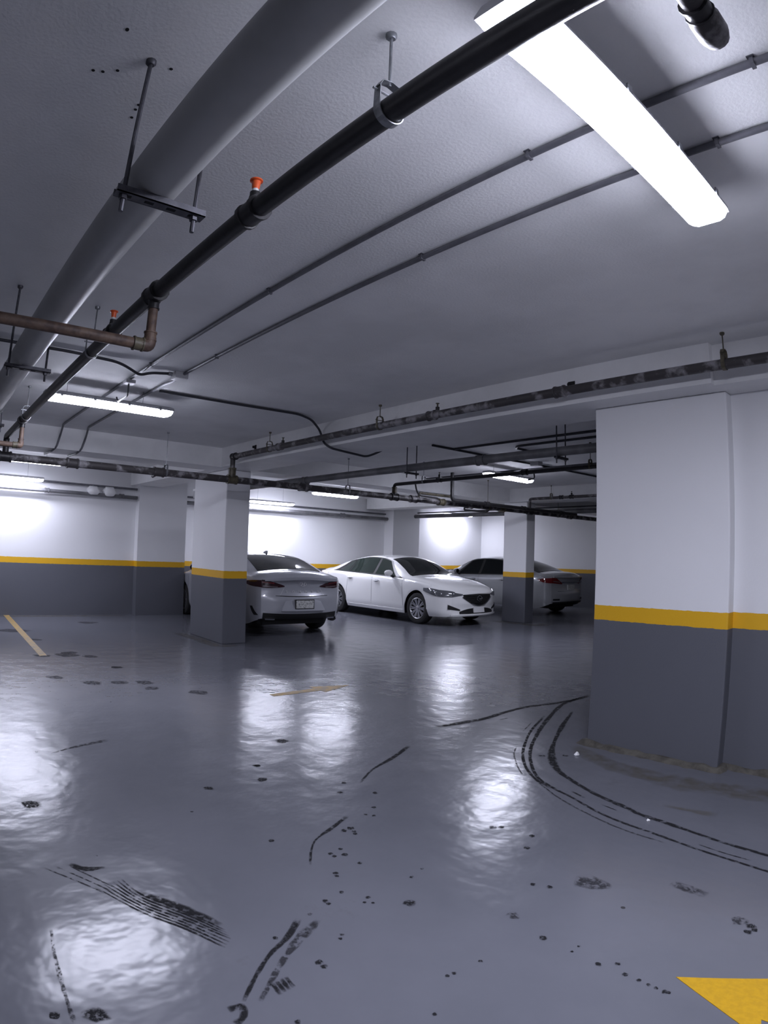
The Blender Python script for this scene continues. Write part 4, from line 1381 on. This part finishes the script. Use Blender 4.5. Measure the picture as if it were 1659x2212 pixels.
c.screen('windscreen', GLASS, t, 3.66, 2.86, .93, .93, d=.006)
c.screen('rear_window', GLASS, t, .56, 1.46, .90, .90, d=.006)
# boot lid lip and the panel gaps
c.cappatch('boot_lip', CARSILV, t, 0, lambda a: ((1 - 2 * a) * .68, .985 - .02 * (1 - 2 * a) ** 2, 1.010 - .015 * (1 - 2 * a) ** 2), 18, 2, d=.045, skirt=.05)
c.cappatch('boot_gap', MATBLK, t, 0, lambda a: ((1 - 2 * a) * .50, .690 + .012 * (1 - 2 * a) ** 2, .700 + .012 * (1 - 2 * a) ** 2), 12, 1, d=.003, skirt=.006)
pr = c.patch(lambda a, q: c.pt(0, (1 - 2 * a) * (.42 - .08 * q), .455 + .185 * q - .06 * q * max(0, abs(1 - 2 * a) - .6)) + Vector((-.045 * (1 - q), 0, 0)), 'plate_recess', CARSILV, t, 14, 4, d=.003, skirt=.05)
npl = c.cappatch('number_plate', PLATE, t, 0, lambda a: ((1 - 2 * a) * .165, .50, .632), 6, 3, d=.050, skirt=.05)
c.cappatch('plate_frame', TRIMBLK, npl, 0, lambda a: ((1 - 2 * a) * .178, .488, .644), 6, 3, d=.046, skirt=.05)
c.cappatch('lower_valance', MATBLK, t, 0, lambda a: ((1 - 2 * a) * .70, .318, .40 + .02 * (1 - 2 * a) ** 2), 18, 3, d=.010, skirt=.03)
# lettering across the boot and the slanted emblem
for k, ch in enumerate('SONATA'):
    y = .30 - .12 * k
    q = c.pt(0, y, .775)
    text(t, ch, .062, (q.x - .010, y, .775), (math.radians(90), 0, math.radians(-90)), BADGE, 'letter')
q = c.pt(0, 0, .905)
ring = [(q.x - .008, .062 * math.cos(a), q.z + .036 * math.sin(a)) for a in [2 * math.pi * k / 24 for k in range(25)]]
em = MB().tube(ring, .004, 6, False)
for y0_ in (-.024, .024):
    em.tube([(q.x - .008, y0_ + .008, q.z - .028), (q.x - .010, y0_ - .008, q.z + .028)], .006, 6)
em.tube([(q.x - .008, .026, q.z - .004), (q.x - .010, -.026, q.z + .004)], .005, 6)
em.build('rear_emblem', BADGE, t, local=True)
# roof aerial fin
fin = [(1.55, 0), (1.75, 0), (1.57, .05), (1.54, .052)]
zf = c.top(1.6) - .01
V = [(x, s_, zf + z) for s_ in (-.018, .018) for x, z in fin]
mesh('roof_aerial', V, [(0, 1, 2, 3), (7, 6, 5, 4), (0, 4, 5, 1), (1, 5, 6, 2), (2, 6, 7, 3), (3, 7, 4, 0)], CARSILV, t, smooth=False, local=True)

# ---- far grey-silver sedan behind the column
c = Car(4.70, 1.80,
        [(0, .99), (.06, 1.07), (.25, 1.10), (.60, 1.115), (1.0, 1.24), (1.5, 1.39), (1.95, 1.45), (2.3, 1.465), (2.65, 1.445), (2.9, 1.395), (3.3, 1.20), (3.6, 1.05), (3.72, 1.01), (4.05, .97), (4.4, .90), (4.6, .82), (4.70, .72)],
        [(0, .92), (.25, .99), (.8, 1.0), (1.5, .975), (2.5, .945), (3.5, .925), (3.9, .90), (4.3, .83), (4.55, .77), (4.70, .66)],
        [(0, .955), (.25, 1.03), (.6, 1.06), (.9, 1.15), (1.3, 1.28), (1.8, 1.375), (2.25, 1.405), (2.6, 1.39), (2.9, 1.33), (3.3, 1.15), (3.6, 1.0), (3.8, .965), (4.2, .90), (4.5, .83), (4.70, .695)],
        [(0, .64), (.4, .69), (.8, .66), (1.4, .60), (2.2, .585), (2.8, .60), (3.3, .67), (3.65, .73), (4.0, .72), (4.4, .67), (4.70, .60)],
        [(0, .70), (.05, .78), (.15, .845), (.6, .895), (1.2, .90), (2.4, .898), (3.5, .89), (4.0, .89), (4.4, .86), (4.6, .82), (4.70, .76)],
        (1.02, 3.76), bowr=.30, zb=.20)
c.flean = lambda z: .02 + .2 * max(0, z - .62)
c.rlean = pchip([(0, .30), (.32, .08), (.42, .0), (.58, .0), (.62, .03), (.80, .055), (.90, .04), (.96, .0), (1.06, .03)])
t = place(c, 'sedan_car', 'grey-silver sedan with red tail light parked behind the far column', (-10.72, 13.78), math.radians(180 - 1), 'parked cars')
b = common(c, t, CARGREY, GLASS, 5, [(1.40, 1.48), (2.42, 2.42), (3.45, 3.4)], [(1.58, .86), (2.6, .84)], 3.15, False)
for sg in (1, -1):
    tr = c.window('window_trim', TRIMBLK, t, sg, .95, 3.50, 1.32, 2.90, .03, .97, ns=30, d=.003)
    c.window('side_window', GLASS, tr, sg, 2.47, 3.27, 2.47, 2.85, .08, .92, ns=12, d=.006)
    c.window('side_window', GLASS, tr, sg, 1.48, 2.38, 1.54, 2.38, .08, .92, ns=12, d=.006)
    c.window('side_window', GLASS, tr, sg, 1.12, 1.44, 1.38, 1.49, .08, .88, ns=6, d=.006)

    def tl(a, q, sg=sg):
        y = .38 + (.70 - .38) * a
        return c.pt(0, sg * y, .80 + .03 * a + (.03 + .105 * min(1, a * 1.6)) * q)
    lt_ = c.patch(tl, 'tail_light', REDBRIGHT, t, 14, 5, d=.012)
    c.sidepatch('light_wrap', REDBRIGHT, lt_, sg, [(.0, .825), (.30, .87), (.38, .92), (.0, .955)], ns=8, nt=4, d=.010)
    c.patch(lambda a, q, sg=sg: c.pt(0, sg * (.46 + .20 * a), .845 + .02 * a + .018 * q), 'reversing_lens', CLEARLENS, lt_, 8, 2, d=.016, skirt=.008)
    c.cappatch('bumper_reflector', MATBLK, t, 0, lambda a, sg=sg: (sg * (.48 + .18 * a), .40, .44), 6, 2, d=.006)
c.screen('windscreen', GLASS, t, 3.62, 2.84, .93, .93, d=.006)
c.screen('rear_window', GLASS, t, .62, 1.52, .92, .90, d=.006)
c.cappatch('boot_trim', CHROME, t, 0, lambda a: ((1 - 2 * a) * .40, .835, .865), 12, 2, d=.016)
c.cappatch('boot_lip', CARGREY, t, 0, lambda a: ((1 - 2 * a) * .66, .965, .99), 16, 2, d=.03, skirt=.04)
c.cappatch('boot_gap', MATBLK, t, 0, lambda a: ((1 - 2 * a) * .52, .615, .628), 12, 1, d=.003, skirt=.006)
c.cappatch('number_plate', PLATE, t, 0, lambda a: ((1 - 2 * a) * .165, .655, .785), 6, 3, d=.016, skirt=.03)
c.cappatch('lower_valance', MATBLK, t, 0, lambda a: ((1 - 2 * a) * .66, .318, .36), 16, 2, d=.008, skirt=.03)
